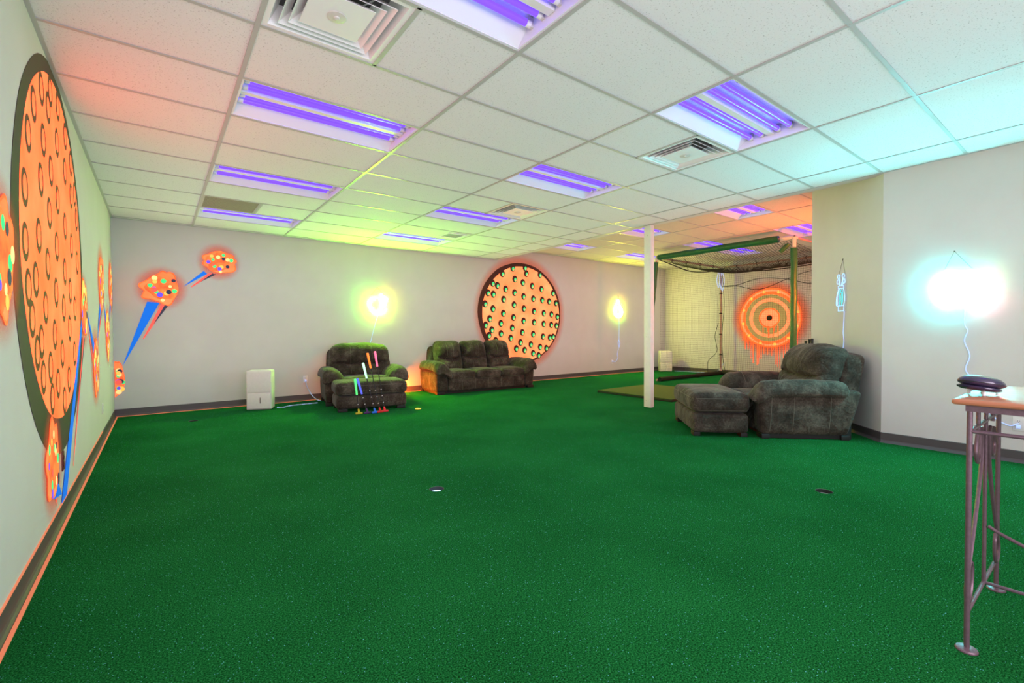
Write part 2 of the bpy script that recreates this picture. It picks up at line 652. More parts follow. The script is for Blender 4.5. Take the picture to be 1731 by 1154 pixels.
def ceiling(name, z, x0, x1, y0, y1, gx, gy, skip, clip=None, tm='tile'):
    """skip: {(i,j): 'full'|'left'|'right'} cells taken by fixtures"""
    root = MB().box((x0 - 0.02, y0 - 0.02, TOP - 0.06), (x1 + 0.02, y1 + 0.02, TOP)).build(name, M['deck'], None, False)
    root['kind'] = 'structure'
    i0, i1 = math.floor((x0 - gx) / CW), math.ceil((x1 - gx) / CW)
    j0, j1 = math.floor((y0 - gy) / CD), math.ceil((y1 - gy) / CD)
    proto = {}
    bw = 0.012
    for i in range(i0, i1):
        for j in range(j0, j1):
            xs = [max(x0, gx + i * CW), min(x1, gx + (i + 1) * CW)]
            ys = [max(y0, gy + j * CD), min(y1, gy + (j + 1) * CD)]
            how = skip.get((i, j))
            if how == 'full':
                continue
            mid = gx + (i + 0.5) * CW
            if how == 'left':
                xs[0] = mid
            if how == 'right':
                xs[1] = mid
            w, d = xs[1] - xs[0], ys[1] - ys[0]
            if w < 0.03 or d < 0.03:
                continue
            if clip and clip((xs[0] + xs[1]) / 2, (ys[0] + ys[1]) / 2):
                continue
            key = (round(w, 3), round(d, 3))
            if key not in proto:
                v, f = soft_box(w - 0.006, d - 0.006, 0.016, 0.003, 2, 2, 2)
                proto[key] = MB().box((-w / 2 + .003, -d / 2 + .003, 0), (w / 2 - .003, d / 2 - .003, 0.016)).build('ceiling_tile', M[tm], root, False)
                o = proto[key]
            else:
                o = child_copy(proto[key], root)
            o.location = ((xs[0] + xs[1]) / 2, (ys[0] + ys[1]) / 2, z + 0.0035 + random.uniform(0, 0.0012))
            if how in ('left', 'right'):
                MB().box((mid - bw, ys[0], z), (mid + bw, ys[1], z + 0.0035)).build('cross_bar', M['grid'], root, False)
    for i in range(i0 + 1, i1):
        x = gx + i * CW
        MB().box((x - bw, y0, z - 0.0012), (x + bw, y1, z + 0.003)).build('main_runner', M['grid'], root, False)
    for j in range(j0 + 1, j1):
        y = gy + j * CD
        MB().box((x0, y - bw, z), (x1, y + bw, z + 0.0032)).build('cross_bar', M['grid'], root, False)
    # wall angle all round
    for a, b in (((x0, y0), (x0 + 0.022, y1)), ((x1 - 0.022, y0), (x1, y1)), ((x0, y0), (x1, y0 + 0.022)), ((x0, y1 - 0.022), (x1, y1))):
        MB().box((a[0], a[1], z - 0.0005), (b[0], b[1], z + 0.0028)).build('wall_angle', M['grid'], root, False)
    return root


NEAR_FIX = [(-1, -1), (-1, 2), (-1, 5), (-1, 8), (1, -1), (1, 2), (1, 5), (1, 8), (-1, -4), (1, -4)]
skip = {c: 'full' for c in NEAR_FIX}
skip[(-1, 0)] = 'left'
skip[(1, 0)] = 'right'
skip[(1, 4)] = 'right'
skip[(-1, 7)] = 'left'
ceiling('ceiling', HC, XL, XR, YF, YB, GX0, GY0, skip)
FGX, FGY = 7.635, 3.27
FAR_FIX = [(-1, 0), (1, 0), (-1, 3), (1, 3), (2, 3), (-1, 6), (1, 6)]
ceiling('ceiling_far', HF, XR + 0.10, XF, YD, YB, FGX, FGY, {c: 'full' for c in FAR_FIX}, clip=lambda x, y: y < YE - 0.4 and x > XE + 0.5, tm='tile_neon_tint')


# ------------------------------------------------------------------ blacklight troffers
def make_troffer():
    root = empty('ceiling_light')
    w, d = CW - 0.006, CD - 0.006
    hw, hd, H = w / 2, d / 2, 0.105
    h = MB()
    # flange
    e = 0.022
    h.ring([(-hw + e, -hd + e), (hw - e, -hd + e), (hw - e, hd - e), (-hw + e, hd - e)], [(-hw, -hd), (hw, -hd), (hw, hd), (-hw, hd)], 0.0, 0.004)
    # slanted long sides and flat pan, as a folded sheet with thickness
    yy = [(-hd + e, 0.004), (-hd + 0.15, H), (hd - 0.15, H), (hd - e, 0.004)]
    vs = [(sx * (hw - e), y, z + o) for o in (0, 0.003) for sx in (-1, 1) for y, z in yy]
    fs = []
    for k in range(3):
        fs += [(k, k + 1, 4 + k + 1, 4 + k), (8 + k, 8 + k + 1, 12 + k + 1, 12 + k)]
    for k in (0, 4):
        fs.append((k + 0, k + 1, k + 9, k + 8))
        fs.append((k + 1, k + 2, k + 10, k + 9))
        fs.append((k + 2, k + 3, k + 11, k + 10))
    h.add(vs, fs)
    h.build('housing', M['reflector'], root, False)
    ep = MB()
    for sx in (-1, 1):
        p = MB().plate([(-hd + e, 0.004), (-hd + 0.15, H), (hd - 0.15, H), (hd - e, 0.004)], 0, 0.002)
        vs = [(sx * (hw - e - z), x, y) for x, y, z in p.v]
        o = MB().add(vs, p.f).build('end_plate', M['white_steel'], root, False)
        for y in (-0.155, -0.065, 0.065, 0.155):
            MB().box((sx * (hw - e - 0.014) - 0.012, y - 0.011, 0.045), (sx * (hw - e - 0.014) + 0.012, y + 0.011, 0.098)).build('lamp_holder', M['white_plastic'], o, False)
    # ballast channel between the two pairs of tubes
    bc = MB()
    prof = [(-0.036, H), (-0.024, 0.042), (0.024, 0.042), (0.036, H)]
    vs = [(sx * (hw - e - 0.004), y, z) for sx in (-1, 1) for y, z in prof]
    bc.add(vs, [(0, 1, 5, 4), (1, 2, 6, 5), (2, 3, 7, 6), (0, 3, 2, 1), (4, 5, 6, 7), (0, 4, 7, 3)])
    bc.build('ballast_cover', M['white_steel'], root, False)
    # little knock-outs and slots of the flange
    for x, y, a, b in ((-hw + 0.10, -hd + 0.034, 0.012, 0.0022), (hw - 0.10, -hd + 0.034, 0.012, 0.0022), (-hw + 0.05, -hd + 0.034, 0.004, 0.003), (hw - 0.05, -hd + 0.034, 0.004, 0.003)):
        z = 0.004 + (y + hd - e) / 0.128 * (H - 0.004)
        MB().box((x - a, y - b, z - 0.002), (x + a, y + b, z + 0.004)).build('slot', M['dark_hole'], root, False)
    proto = None
    for y in (-0.155, -0.065, 0.065, 0.155):
        if proto is None:
            L = hw - e - 0.02
            proto = MB().tube([(-L, 0, 0), (-L + 0.02, 0, 0), (L - 0.02, 0, 0), (L, 0, 0)], [0.0185, 0.019, 0.019, 0.0185], 14).build('blacklight_tube', M['uv_tube'], root)
            for sx in (-1, 1):
                MB().tube([(sx * L, 0, 0), (sx * (L - 0.028), 0, 0)], 0.0195, 14).build('end_cap', M['white_steel'], proto)
            proto.location = (0, y, 0.062)
        else:
            c = copy_tree(proto, root)
            c.location = (0, y, 0.062)
    return root


troffer = make_troffer()
TLAB = {
    ('n', -1, -1): 'blacklight ceiling fixture cut off by top edge of frame, beside the large square diffuser',
    ('n', -1, 2): 'blacklight ceiling fixture in front of the large square diffuser, nearest the orange left-wall ball',
    ('n', -1, 5): 'blacklight ceiling fixture between the orange-lit tiles and the perforated return grille',
    ('n', -1, 8): 'blacklight ceiling fixture just behind the perforated return grille, nearest the back left corner',
    ('n', 1, -1): 'large blacklight ceiling fixture at upper right, bright white tray, touching a square diffuser',
    ('n', 1, 2): 'blacklight ceiling fixture at mid ceiling with pale blue tray and no grille beside it',
    ('n', 1, 5): 'blacklight ceiling fixture touching the orange-lit square diffuser at mid ceiling',
    ('n', 1, 8): 'small blacklight ceiling fixture near back wall above the green neon sign',
    ('n', -1, -4): 'blacklight ceiling fixture behind the camera on the left row',
    ('n', 1, -4): 'blacklight ceiling fixture behind the camera on the right row',
    ('f', -1, 0): 'blacklight ceiling fixture above the green top bar of the cage, nearest in the orange-lit ceiling',
    ('f', 1, 0): 'magenta-tinted blacklight ceiling fixture partly hidden by the pale diagonal wall',
    ('f', -1, 3): 'blacklight ceiling fixture right behind the top of the white post',
    ('f', 1, 3): 'blacklight ceiling fixture crossed by the left half of the green cage bar',
    ('f', 2, 3): 'blacklight ceiling fixture seen below the green cage bar through the netting',
    ('f', -1, 6): 'small blacklight ceiling fixture in higher ceiling above the golf ball mural by sofa',
    ('f', 1, 6): 'small blacklight ceiling fixture low behind the white post, above the flame neon sign',
}
first = True
for zone, lst, gx, gy, z in (('n', NEAR_FIX, GX0, GY0, HC), ('f', FAR_FIX, FGX, FGY, HF)):
    for (i, j) in lst:
        o = troffer if first else copy_tree(troffer)
        first = False
        o.location = (gx + (i + 0.5) * CW, gy + (j + 0.5) * CD, z + 0.0035)
        tag(o, TLAB[(zone, i, j)], 'ceiling light', 'blacklight fixtures in the tiled ceiling')


# ------------------------------------------------------------------ square diffusers, grille, vent
def make_diffuser():
    root = empty('ceiling_diffuser')
    h = CW / 4 - 0.0  # half of a 2 ft square
    h = 0.296

    def frustum(o0, z0, o1, z1, t=0.003):
        mb = MB()
        a = [(-o0, -o0, z0), (o0, -o0, z0), (o0, o0, z0), (-o0, o0, z0)]
        b = [(-o1, -o1, z1), (o1, -o1, z1), (o1, o1, z1), (-o1, o1, z1)]
        vs = a + b + [(x, y, z + t) for x, y, z in a] + [(x, y, z + t) for x, y, z in b]
        fs = []
        for k in range(4):
            m = (k + 1) % 4
            fs += [(k, m, 4 + m, 4 + k), (8 + k, 12 + k, 12 + m, 8 + m), (k, 8 + k, 8 + m, m), (4 + k, 4 + m, 12 + m, 12 + k)]
        return mb.add(vs, fs)
    fr = frustum(h - 0.03, 0.0, h - 0.075, 0.085)
    fr.ring([(-h + .03, -h + .03), (h - .03, -h + .03), (h - .03, h - .03), (-h + .03, h - .03)], [(-h, -h), (h, -h), (h, h), (-h, h)], 0, 0.003)
    fr.build('outer_frame', M['white_steel'], root, False)
    frustum(0.226, -0.003, 0.176, 0.046).build('louver_cone', M['white_steel'], root, False)
    frustum(0.186, -0.005, 0.132, 0.040).build('louver_cone', M['white_steel'], root, False)
    cp = frustum(0.146, -0.006, 0.125, 0.016)
    cp.box((-0.144, -0.144, -0.0055), (0.144, 0.144, -0.003))
    cp = cp.build('center_plate', M['white_steel'], root, False)
    MB().lathe([(0.046, -0.0055), (0.046, -0.0075), (0.040, -0.009), (0.015, -0.009), (0.013, -0.014), (0.004, -0.017), (0.0005, -0.0175)], 24).build('damper_knob', M['white_plastic'], cp)
    MB().lathe([(0.15, 0.10), (0.15, 0.30), (0.145, 0.30), (0.145, 0.10)], 28).build('duct_collar', M['duct'], root)
    MB().box((-h + 0.07, -h + 0.07, 0.302), (h - 0.07, h - 0.07, 0.306)).build('duct_back', M['dark_hole'], root, False)
    for a in range(4):
        b = math.radians(45 + 90 * a)
        MB().tube([(0.05 * math.cos(b), 0.05 * math.sin(b), 0.0), (0.20 * math.cos(b), 0.20 * math.sin(b), 0.06)], 0.004, 6).build('support_wire', M['white_steel'], root)
    return root


dif = make_diffuser()
DSPOT = [(-1, 0, 0.25, 'white square ceiling diffuser at top of frame, largest, beside the cut-off blacklight'),
         (1, 0, 0.75, 'white square ceiling diffuser touching the blacklight with the white reflection'),
         (1, 4, 0.75, 'small square ceiling diffuser with orange-lit louvers at mid ceiling')]
for k, (i, j, fx, lab) in enumerate(DSPOT):
    o = dif if k == 0 else copy_tree(dif)
    o.location = (GX0 + (i + fx) * CW, GY0 + (j + 0.5) * CD, HC + 0.0035)
    tag(o, lab, 'diffuser', 'square air diffusers')

g = empty('return_grille', (GX0 - 0.75 * CW, GY0 + 7.5 * CD, HC + 0.0035))
tag(g, 'brownish perforated return air grille between two blacklight fixtures near back left', 'grille')
MB().ring(circle(0, 0, 0.39, n=4, a0=PI / 4), circle(0, 0, 0.418, n=4, a0=PI / 4), -0.001, 0.004).build('frame', M['grid'], g, False)
pg = MB()
for k in range(-21, 22):
    pg.box((-0.28, k * 0.0128 - 0.003, 0.001), (0.28, k * 0.0128 + 0.003, 0.003))
    pg.box((k * 0.0128 - 0.003, -0.28, 0.0012), (k * 0.0128 + 0.003, 0.28, 0.0032))
pg.build('perforated_face', M['grille'], g, False, stuff=True)
MB().box((-0.28, -0.28, 0.03), (0.28, 0.28, 0.034)).build('filter', M['grille'], g, False)
g = empty('ceiling_vent', (3.83, 6.61, HC))
tag(g, 'small pale ceiling vent beside the blacklight over the green neon sign', 'vent')
MB().ring(circle(0, 0, 0.19, n=4, a0=PI / 4), circle(0, 0, 0.24, n=4, a0=PI / 4), -0.008, 0.0025).build('frame', M['white_steel'], g, False)
MB().box((-0.134, -0.134, -0.001), (0.134, 0.134, 0.002)).build('damper', M['white_plastic'], g, False)
sl = None
for k in range(6):
    y = -0.11 + k * 0.044
    if sl is None:
        sl = MB().add([(-.134, -.018, -.007), (.134, -.018, -.007), (.134, .018, -.002), (-.134, .018, -.002), (-.134, -.018, -.008), (.134, -.018, -.008), (.134, .018, -.003), (-.134, .018, -.003)],
                      [(0, 1, 2, 3), (4, 7, 6, 5), (0, 4, 5, 1), (2, 6, 7, 3), (0, 3, 7, 4), (1, 5, 6, 2)]).build('slat', M['white_steel'], g, False)
        sl.location = (0, y, 0)
    else:
        child_copy(sl, g, (0, y, 0))

# ------------------------------------------------------------------ white post
p = empty('support_post', (5.84, 4.29, 0))
tag(p, 'square white wooden post standing on the turf between the sofa and the cage', 'post')
MB().bbox((-0.042, -0.06, 0), (0.042, 0.06, HC - 0.001), 0.004).build('shaft', M['post'], p)
for k, (y, z) in enumerate(((-0.02, 0.10), (0.02, 0.10), (0.02, 1.05), (-0.02, 1.05), (0.0, 2.55))):
    MB().box((-0.0432, y - 0.003, z - 0.003), (-0.0418, y + 0.003, z + 0.003)).build('nail_head', M['dark_hole'], p, False)

# ------------------------------------------------------------------ murals
BD = [(6.335, 2.576), (6.697, 2.647), (6.053, 2.418), (6.732, 2.468), (7.145, 2.48), (6.398, 2.323), (5.744, 2.23), (5.918, 2.151), (6.628, 2.258), (6.905, 2.197), (6.139, 2.085), (7.186, 2.141), (5.606, 2.008), (6.388, 2.019), (7.556, 2.064), (5.807, 1.958), (6.648, 1.944), (6.083, 1.856), (6.936, 1.903), (7.209, 1.882), (7.427, 1.857), (5.529, 1.752), (7.645, 1.825), (6.373, 1.746), (5.796, 1.641), (6.656, 1.668), (6.958, 1.612), (6.073, 1.547), (7.255, 1.576), (7.499, 1.552), (5.706, 1.423), (6.354, 1.46), (6.645, 1.387), (7.739, 1.5), (6.004, 1.326), (6.956, 1.359), (7.25, 1.325), (5.526, 1.267), (7.493, 1.302), (7.713, 1.269), (5.761, 1.184), (6.318, 1.226), (6.007, 1.1), (6.608, 1.125), (6.927, 1.084), (7.229, 1.024), (7.443, 1.0), (5.599, 1.019), (6.274, 0.999), (5.861, 0.95), (6.553, 0.898), (6.857, 0.847), (7.137, 0.783), (7.651, 0.961), (6.429, 0.761), (6.673, 0.72), (7.373, 0.705), (6.925, 0.642), (7.136, 0.498)]
LD = [(3.504, 2.497), (3.788, 2.62), (3.311, 2.285), (3.724, 2.416), (4.062, 2.554), (3.17, 2.085), (3.555, 2.177), (4.002, 2.307), (4.342, 2.46), (4.587, 2.357), (3.768, 2.071), (3.46, 1.939), (4.295, 2.213), (3.05, 1.808), (4.881, 2.263), (3.978, 1.952), (4.56, 2.112), (3.689, 1.811), (4.811, 1.996), (4.25, 1.84), (3.002, 1.548), (3.373, 1.632), (3.911, 1.655), (4.526, 1.753), (3.605, 1.513), (4.8, 1.665), (4.198, 1.535), (3.273, 1.398), (3.851, 1.375), (4.42, 1.426), (3.513, 1.27), (4.12, 1.295), (4.631, 1.314), (3.165, 1.199), (4.355, 1.166), (3.773, 1.125), (3.378, 1.088), (4.026, 1.004), (3.616, 0.942), (3.848, 0.833), (4.564, 0.989), (4.279, 0.826), (3.139, 0.926), (3.298, 0.766), (3.611, 0.67), (4.071, 0.687), (2.998, 1.312)]


def wobble(cx, cy, rx, ry, amp, n=72, seed=1):
    rnd = random.Random(seed)
    ph = [rnd.uniform(0, 6.28) for _ in range(5)]
    out = []
    for j in range(n):
        a = 2 * PI * j / n
        k = 1 + amp * (math.sin(3 * a + ph[0]) * 0.4 + math.sin(7 * a + ph[1]) * 0.35 + math.sin(13 * a + ph[2]) * 0.25)
        out.append((cx + rx * k * math.cos(a), cy + ry * k * math.sin(a)))
    return out


# back wall ball
b = empty('golf_ball_mural', mw=frame('back', 6.61, 1.555))
tag(b, 'big orange golf ball painted on the back wall behind the sofa, green-centred dimples', 'mural')
MB().plate(circle(0, 0, 1.38, 1.36, 64), 0.0004, 0.0010).build('overspray', spray('orange_overspray_back', (1.0, 0.20, 0.05), 0.2, 1.14, 1.36, 0.30), b, False)
MB().plate(wobble(-0.015, 0.005, 1.195, 1.138, 0.006), 0.0012, 0.0022).build('outline', M['p_dark'], b, False)
MB().plate(wobble(0.018, -0.012, 1.115, 1.078, 0.006, seed=4), 0.0024, 0.0034).build('ball_face', M['p_orange_back'], b, False)
dp = None
for (x, z) in BD:
    if dp is None:
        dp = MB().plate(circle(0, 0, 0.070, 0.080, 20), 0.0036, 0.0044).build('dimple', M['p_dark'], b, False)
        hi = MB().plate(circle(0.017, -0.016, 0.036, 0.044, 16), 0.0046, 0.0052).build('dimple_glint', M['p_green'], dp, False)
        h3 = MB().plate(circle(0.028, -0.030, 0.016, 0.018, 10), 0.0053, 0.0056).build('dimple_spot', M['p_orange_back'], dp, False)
        d = dp
    else:
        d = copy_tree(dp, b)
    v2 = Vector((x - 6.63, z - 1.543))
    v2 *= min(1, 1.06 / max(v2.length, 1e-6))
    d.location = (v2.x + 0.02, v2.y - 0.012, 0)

# left wall ball
b = empty('golf_ball_mural', mw=frame('left', 3.985, 1.585))
tag(b, 'huge orange golf ball painted on the left wall, dark rim and brown ringed dimples', 'mural')
MB().plate([(x, min(y, HC - 1.585 - 0.006)) for x, y in wobble(-0.025, -0.03, 1.155, 1.155, 0.004, seed=9)], 0.0012, 0.0022).build('outline', M['p_darkl'], b, False)
MB().plate(wobble(-0.012, 0.04, 1.02, 1.01, 0.006, seed=3), 0.0024, 0.0034).build('ball_face', M['p_orange'], b, False)
dp = None
for (y, z) in LD:
    if dp is None:
        dp = MB().ring(circle(0.007, 0.004, 0.044, 0.060, 20), circle(0, 0, 0.070, 0.092, 20), 0.0036, 0.0044).build('dimple', M['p_brown'], b, False)
        MB().plate(circle(0.007, 0.004, 0.043, 0.059, 16), 0.0036, 0.0041).build('dimple_center', M['p_orange'], dp, False)
        d = dp
    else:
        d = copy_tree(dp, b)
    v2 = Vector((y - 3.985, z - 1.585 - 0.045))
    v2 *= min(1, 0.93 / max(v2.length, 1e-6))
    d.location = (v2.x, v2.y + 0.045, 0)


def blob(rx, ry, seed, lobes=5, amp=0.17, n=72):
    rnd = random.Random(seed)
    ls = [(rnd.uniform(0, 2 * PI), rnd.uniform(0.20, 0.42), rnd.uniform(0.5, 1.1)) for _ in range(lobes)]
    out = []
    for j in range(n):
        a = 2 * PI * j / n
        k = 0.88
        for (c, w, h) in ls:
            dlt = math.atan2(math.sin(a - c), math.cos(a - c))
            k = max(k, 0.88 + amp * 1.9 * h * math.exp(-(dlt / w) ** 2))
        out.append((rx * k * math.cos(a), ry * k * math.sin(a)))
    return out


SPRAYS = {}


def splat(wall, s, t, rx, ry, seed, label, blue=None, red=None, halo=True, clipx=None):
    """painted splash: spray halo, lobed body, spots, tapering streaks (streak points in wall coordinates)"""
    rnd = random.Random(seed)
    root = empty('paint_splat', mw=frame(wall, s, t))
    tag(root, label, 'mural', 'bouncing paint splats along the walls')
    sg = 1 if wall in ('left', 'back') else -1

    def cl(pts):
        return [(max(clipx, x), y) for x, y in pts] if clipx is not None else pts
    R = max(rx, ry)
    zo = (seed - 10) * 0.00003
    if halo:
        key = round(R, 2)
        if key not in SPRAYS:
            SPRAYS[key] = spray('red_overspray_%d' % len(SPRAYS), (1.0, 0.13, 0.05), 0.3, R * 0.75, R * 1.5, 0.33)
        MB().plate(cl(circle(0, 0, R * 1.58, R * 1.58, 40)), 0.0036 + zo, 0.0038 + zo).build('overspray', SPRAYS[key], root, False)
    if blue:
        MB().plate([((x - s) * sg, y - t) for x, y in blue], 0.0042, 0.0048).build('streak', M['p_blue'], root, False)
    if red:
        (tx, ty), (lx, ly), (qx, qy) = [((x - s) * sg, y - t) for x, y in red]
        MB().plate([(tx - 0.006, ty), (tx + 0.006, ty - 0.004), (qx, qy), (lx, ly)], 0.0042, 0.0047).build('shadow_streak', M['p_pink'], root, False)
        k = 0.35
        MB().plate([(tx + (qx - tx) * k, ty + (qy - ty) * k), (qx + 0.012, qy - 0.012), (qx + (lx - qx) * 0.42, qy + (ly - qy) * 0.42)], 0.0048, 0.0051).build('dark_streak', M['p_navy'], root, False)
    MB().plate(cl(blob(rx * 0.98, ry * 0.98, seed)), 0.0052, 0.0058).build('splash_rim', M['p_red'], root, False)
    MB().plate(cl(blob(rx * 0.91, ry * 0.91, seed)), 0.0059, 0.0064).build('splash', M['p_amber' if seed % 3 == 1 else 'p_orange'], root, False)
    MB().plate(cl(blob(rx * 0.72, ry * 0.74, seed + 40, 5)), 0.0065, 0.0069).build('splash_core', M['p_red'], root, False)
    kinds = ['p_green', 'p_green', 'p_green', 'p_green', 'p_amber', 'p_cream', 'p_cream', 'p_violet', 'p_violet', 'p_navy', 'p_navy', 'p_amber', 'p_pink', 'p_cream']
    for k, m in enumerate(kinds):
        a = 2 * PI * k / len(kinds) * 3 + rnd.uniform(-0.3, 0.3)
        rr = rnd.uniform(0.35, 0.82)
        x, y = rx * rr * math.cos(a), ry * rr * math.sin(a)
        if clipx is not None and x < clipx + 0.03:
            x = clipx + 0.04
        rad = R * rnd.uniform(0.085, 0.155)
        pts = circle(x, y, rad * rx / R if wall == 'left' else rad, rad, 14)
        MB().plate(cl(pts) if clipx is None else pts, 0.0070 + k * 0.0002, 0.0076 + k * 0.0002).build('paint_spot', M[m], root, False)
    return root


splat('left', 2.62, 1.42, 0.21, 0.25, 11, 'paint splat at left edge of frame, half cut off, beside the huge orange ball')
splat('left', 3.62, 0.41, 0.20, 0.23, 12, 'paint splat under the bottom tip of the huge left-wall golf ball', blue=[(3.88, 0.16), (3.66, 0.36), (3.62, 0.20)], red=[(3.72, 0.14), (3.58, 0.30), (3.64, 0.30)])
splat('left', 5.16, 1.32, 0.22, 0.23, 13, 'paint splat just right of the huge ball on left wall, long blue streak running down', blue=[(3.86, 0.10), (4.06, 0.10), (5.06, 1.24), (4.98, 1.24)], red=[(4.38, 0.22), (5.06, 1.10), (5.14, 1.10)])
splat('left', 5.98, 0.82, 0.24, 0.29, 15, 'lowest paint splat between huge ball and corner on the left wall', blue=[(5.36, 1.32), (5.80, 0.95), (5.90, 1.02)], red=[(5.40, 1.2), (5.72, 0.86), (5.80, 0.90)])
splat('left', 6.70, 1.70, 0.30, 0.30, 14, 'highest paint splat on the left wall towards the corner', blue=[(6.16, 1.05), (6.50, 1.45), (6.62, 1.43)], red=[(6.25, 1.03), (6.64, 1.42), (6.72, 1.42)])
splat('left', 7.40, 1.12, 0.25, 0.28, 16, 'narrow-looking paint splat on left wall, second one from the corner', blue=[(6.95, 1.48), (7.20, 1.22), (7.32, 1.26)], red=[(6.98, 1.36), (7.18, 1.10), (7.26, 1.14)])
splat('left', 8.00, 1.74, 0.24, 0.28, 17, 'paint splat on left wall touching the room corner, above the baseboard end', blue=[(7.66, 1.28), (7.86, 1.55), (7.96, 1.52)])
splat('back', -0.46, 0.50, 0.11, 0.24, 18, 'small half paint splat on the back wall right at the left corner', clipx=-0.012, halo=False)
splat('back', 0.055, 1.775, 0.225, 0.235, 21, 'larger paint splat on back wall with a long wide blue streak below it',
      blue=[(-0.387, 0.69), (0.03, 1.57), (-0.11, 1.58)], red=[(-0.16, 1.06), (0.055, 1.57), (0.142, 1.585)])
splat('back', 0.755, 2.205, 0.205, 0.195, 23, 'upper right paint splat on back wall, the smaller of two there, short blue streak',
      blue=[(0.304, 1.81), (0.60, 2.02), (0.56, 2.06)], red=[(0.403, 1.815), (0.62, 2.03), (0.70, 2.03)])

# target on the far wall
t_ = empty('target_mural', mw=frame('far', 5.31, 1.455))
tag(t_, 'glowing orange dripping bullseye painted on the far wall behind the cage net', 'mural')
MB().plate(circle(0, 0, 1.05, n=48), 0.0004, 0.001).build('overspray', spray('red_overspray_target', (1.0, 0.13, 0.015), 0.35, 0.66, 1.0, 0.5), t_, False)
M['p_ring'] = paint('fluorescent_ring_paint', (1.0, 0.085, 0.02), 1.5, (1.0, 0.12, 0.025), 6)
M['p_ringlight'] = paint('fluorescent_light_ring_paint', (1.0, 0.16, 0.06), 1.6, (1.0, 0.2, 0.08), 6)
M['p_field'] = mat('tan_wall_field', (0.50, 0.40, 0.17), 0.8, col2=(0.56, 0.45, 0.2), scale=6)
MB().plate(circle(0, 0, 0.615, n=48), 0.0012, 0.0018).build('field', M['p_field'], t_, False)
for ri, ro, m, z in ((0.585, 0.735, 'p_ring', 0.002), (0.655, 0.70, 'p_ringlight', 0.0032), (0.405, 0.485, 'p_ringlight', 0.002), (0.0, 0.25, 'p_ring', 0.002), (0.075, 0.215, 'p_ringlight', 0.0032)):
    if ri > 0:
        MB().ring(wobble(0, 0, ri, ri, 0.012, 64, 3), wobble(0, 0, ro, ro, 0.012, 64, 5), z, z + 0.001).build('target_ring', M[m], t_, False)
    else:
        MB().plate(circle(0, 0, ro, n=40), z, z + 0.001).build('target_disc', M[m], t_, False)
MB().plate(circle(0, 0, 0.068, n=28), 0.0045, 0.0055).build('bullseye', M['p_black'], t_, False)
rd = random.Random(5)
dr = MB()
for k in range(46):
    x = rd.uniform(-0.66, 0.66)
    if k < 37:
        y0 = -math.sqrt(0.72 ** 2 - x * x) + 0.06
        L = rd.uniform(0.12, 0.62) * (1.0 if abs(x) < 0.5 else 0.7)
    else:
        x *= 0.32
        y0, L = -0.20, rd.uniform(0.1, 0.28)
    w = rd.uniform(0.004, 0.013)
    y1 = max(-1.33, y0 - L)
    dr.plate([(x - w, y0), (x + w, y0), (x + w * 0.7, y1), (x, y1 - 0.012), (x - w * 0.7, y1)], 0.0034 + k * 0.00003, 0.0040 + k * 0.00003)
dr.build('paint_drips', M['p_ring'], t_, False, stuff=True)
for k in range(12):
    a = 2 * PI * k / 12 + 0.2
    MB().plate(circle(0.66 * math.cos(a), 0.66 * math.sin(a), 0.035, n=14), 0.0044, 0.005).build('paint_spot', M['p_amber'], t_, False)

# ------------------------------------------------------------------ neon signs
NEON = {
    'cyan': glow('cyan_neon', (0.05, 0.93, 1.0), 650), 'pink': glow('pink_neon', (1.0, 0.12, 0.30), 280), 'yellow': glow('yellow_neon', (1.0, 0.75, 0.12), 240),
    'green': glow('green_neon', (0.17, 1.0, 0.005), 1850), 'lime': glow('lime_neon', (0.52, 1.0, 0.02), 1000), 'amber': glow('amber_neon', (1.0, 0.72, 0.02), 800),
    'lemon': glow('lemon_neon', (0.82, 1.0, 0.03), 700), 'spring': glow('spring_green_neon', (0.2, 1.0, 0.01), 420), 'orange': glow('orange_neon', (1.0, 0.3, 0.03), 500), 'fire': glow('orange_red_neon', (1.0, 0.115, 0.002), 1100), 'ice': glow('ice_blue_neon', (0.32, 0.55, 1.0), 1.25), 'teal': glow('teal_neon', (0.08, 0.55, 0.6), 0.9)}


def acrylic():
    m, nt, b = new_mat('clear_acrylic')
    b.inputs['Base Color'].default_value = (0.95, 0.97, 1, 1)
    b.inputs['Roughness'].default_value = 0.05
    b.inputs['Alpha'].default_value = 0.12
    return m


M['acrylic'] = acrylic()


def arc(cx, cy, r, a0, a1, n=16, ry=None):
    ry = ry or r
    return [(cx + r * math.cos(math.radians(a0 + (a1 - a0) * i / n)), cy + ry * math.sin(math.radians(a0 + (a1 - a0) * i / n))) for i in range(n + 1)]


def smooth_path(pts, n=6):
    """Catmull-Rom through 2-d or 3-d points"""
    P = [Vector(p if len(p) == 3 else (p[0], p[1], 0)) for p in pts]
    P = [P[0] * 2 - P[1]] + P + [P[-1] * 2 - P[-2]]
    out = []
    for i in range(1, len(P) - 2):
        for k in range(n):
            t = k / n
            a, b, c, d = P[i - 1], P[i], P[i + 1], P[i + 2]
            out.append(0.5 * ((2 * b) + (-a + c) * t + (2 * a - 5 * b + 4 * c - d) * t * t + (-a + 3 * b - 3 * c + d) * t ** 3))
    out.append(P[-2])
    return [tuple(v) for v in out]


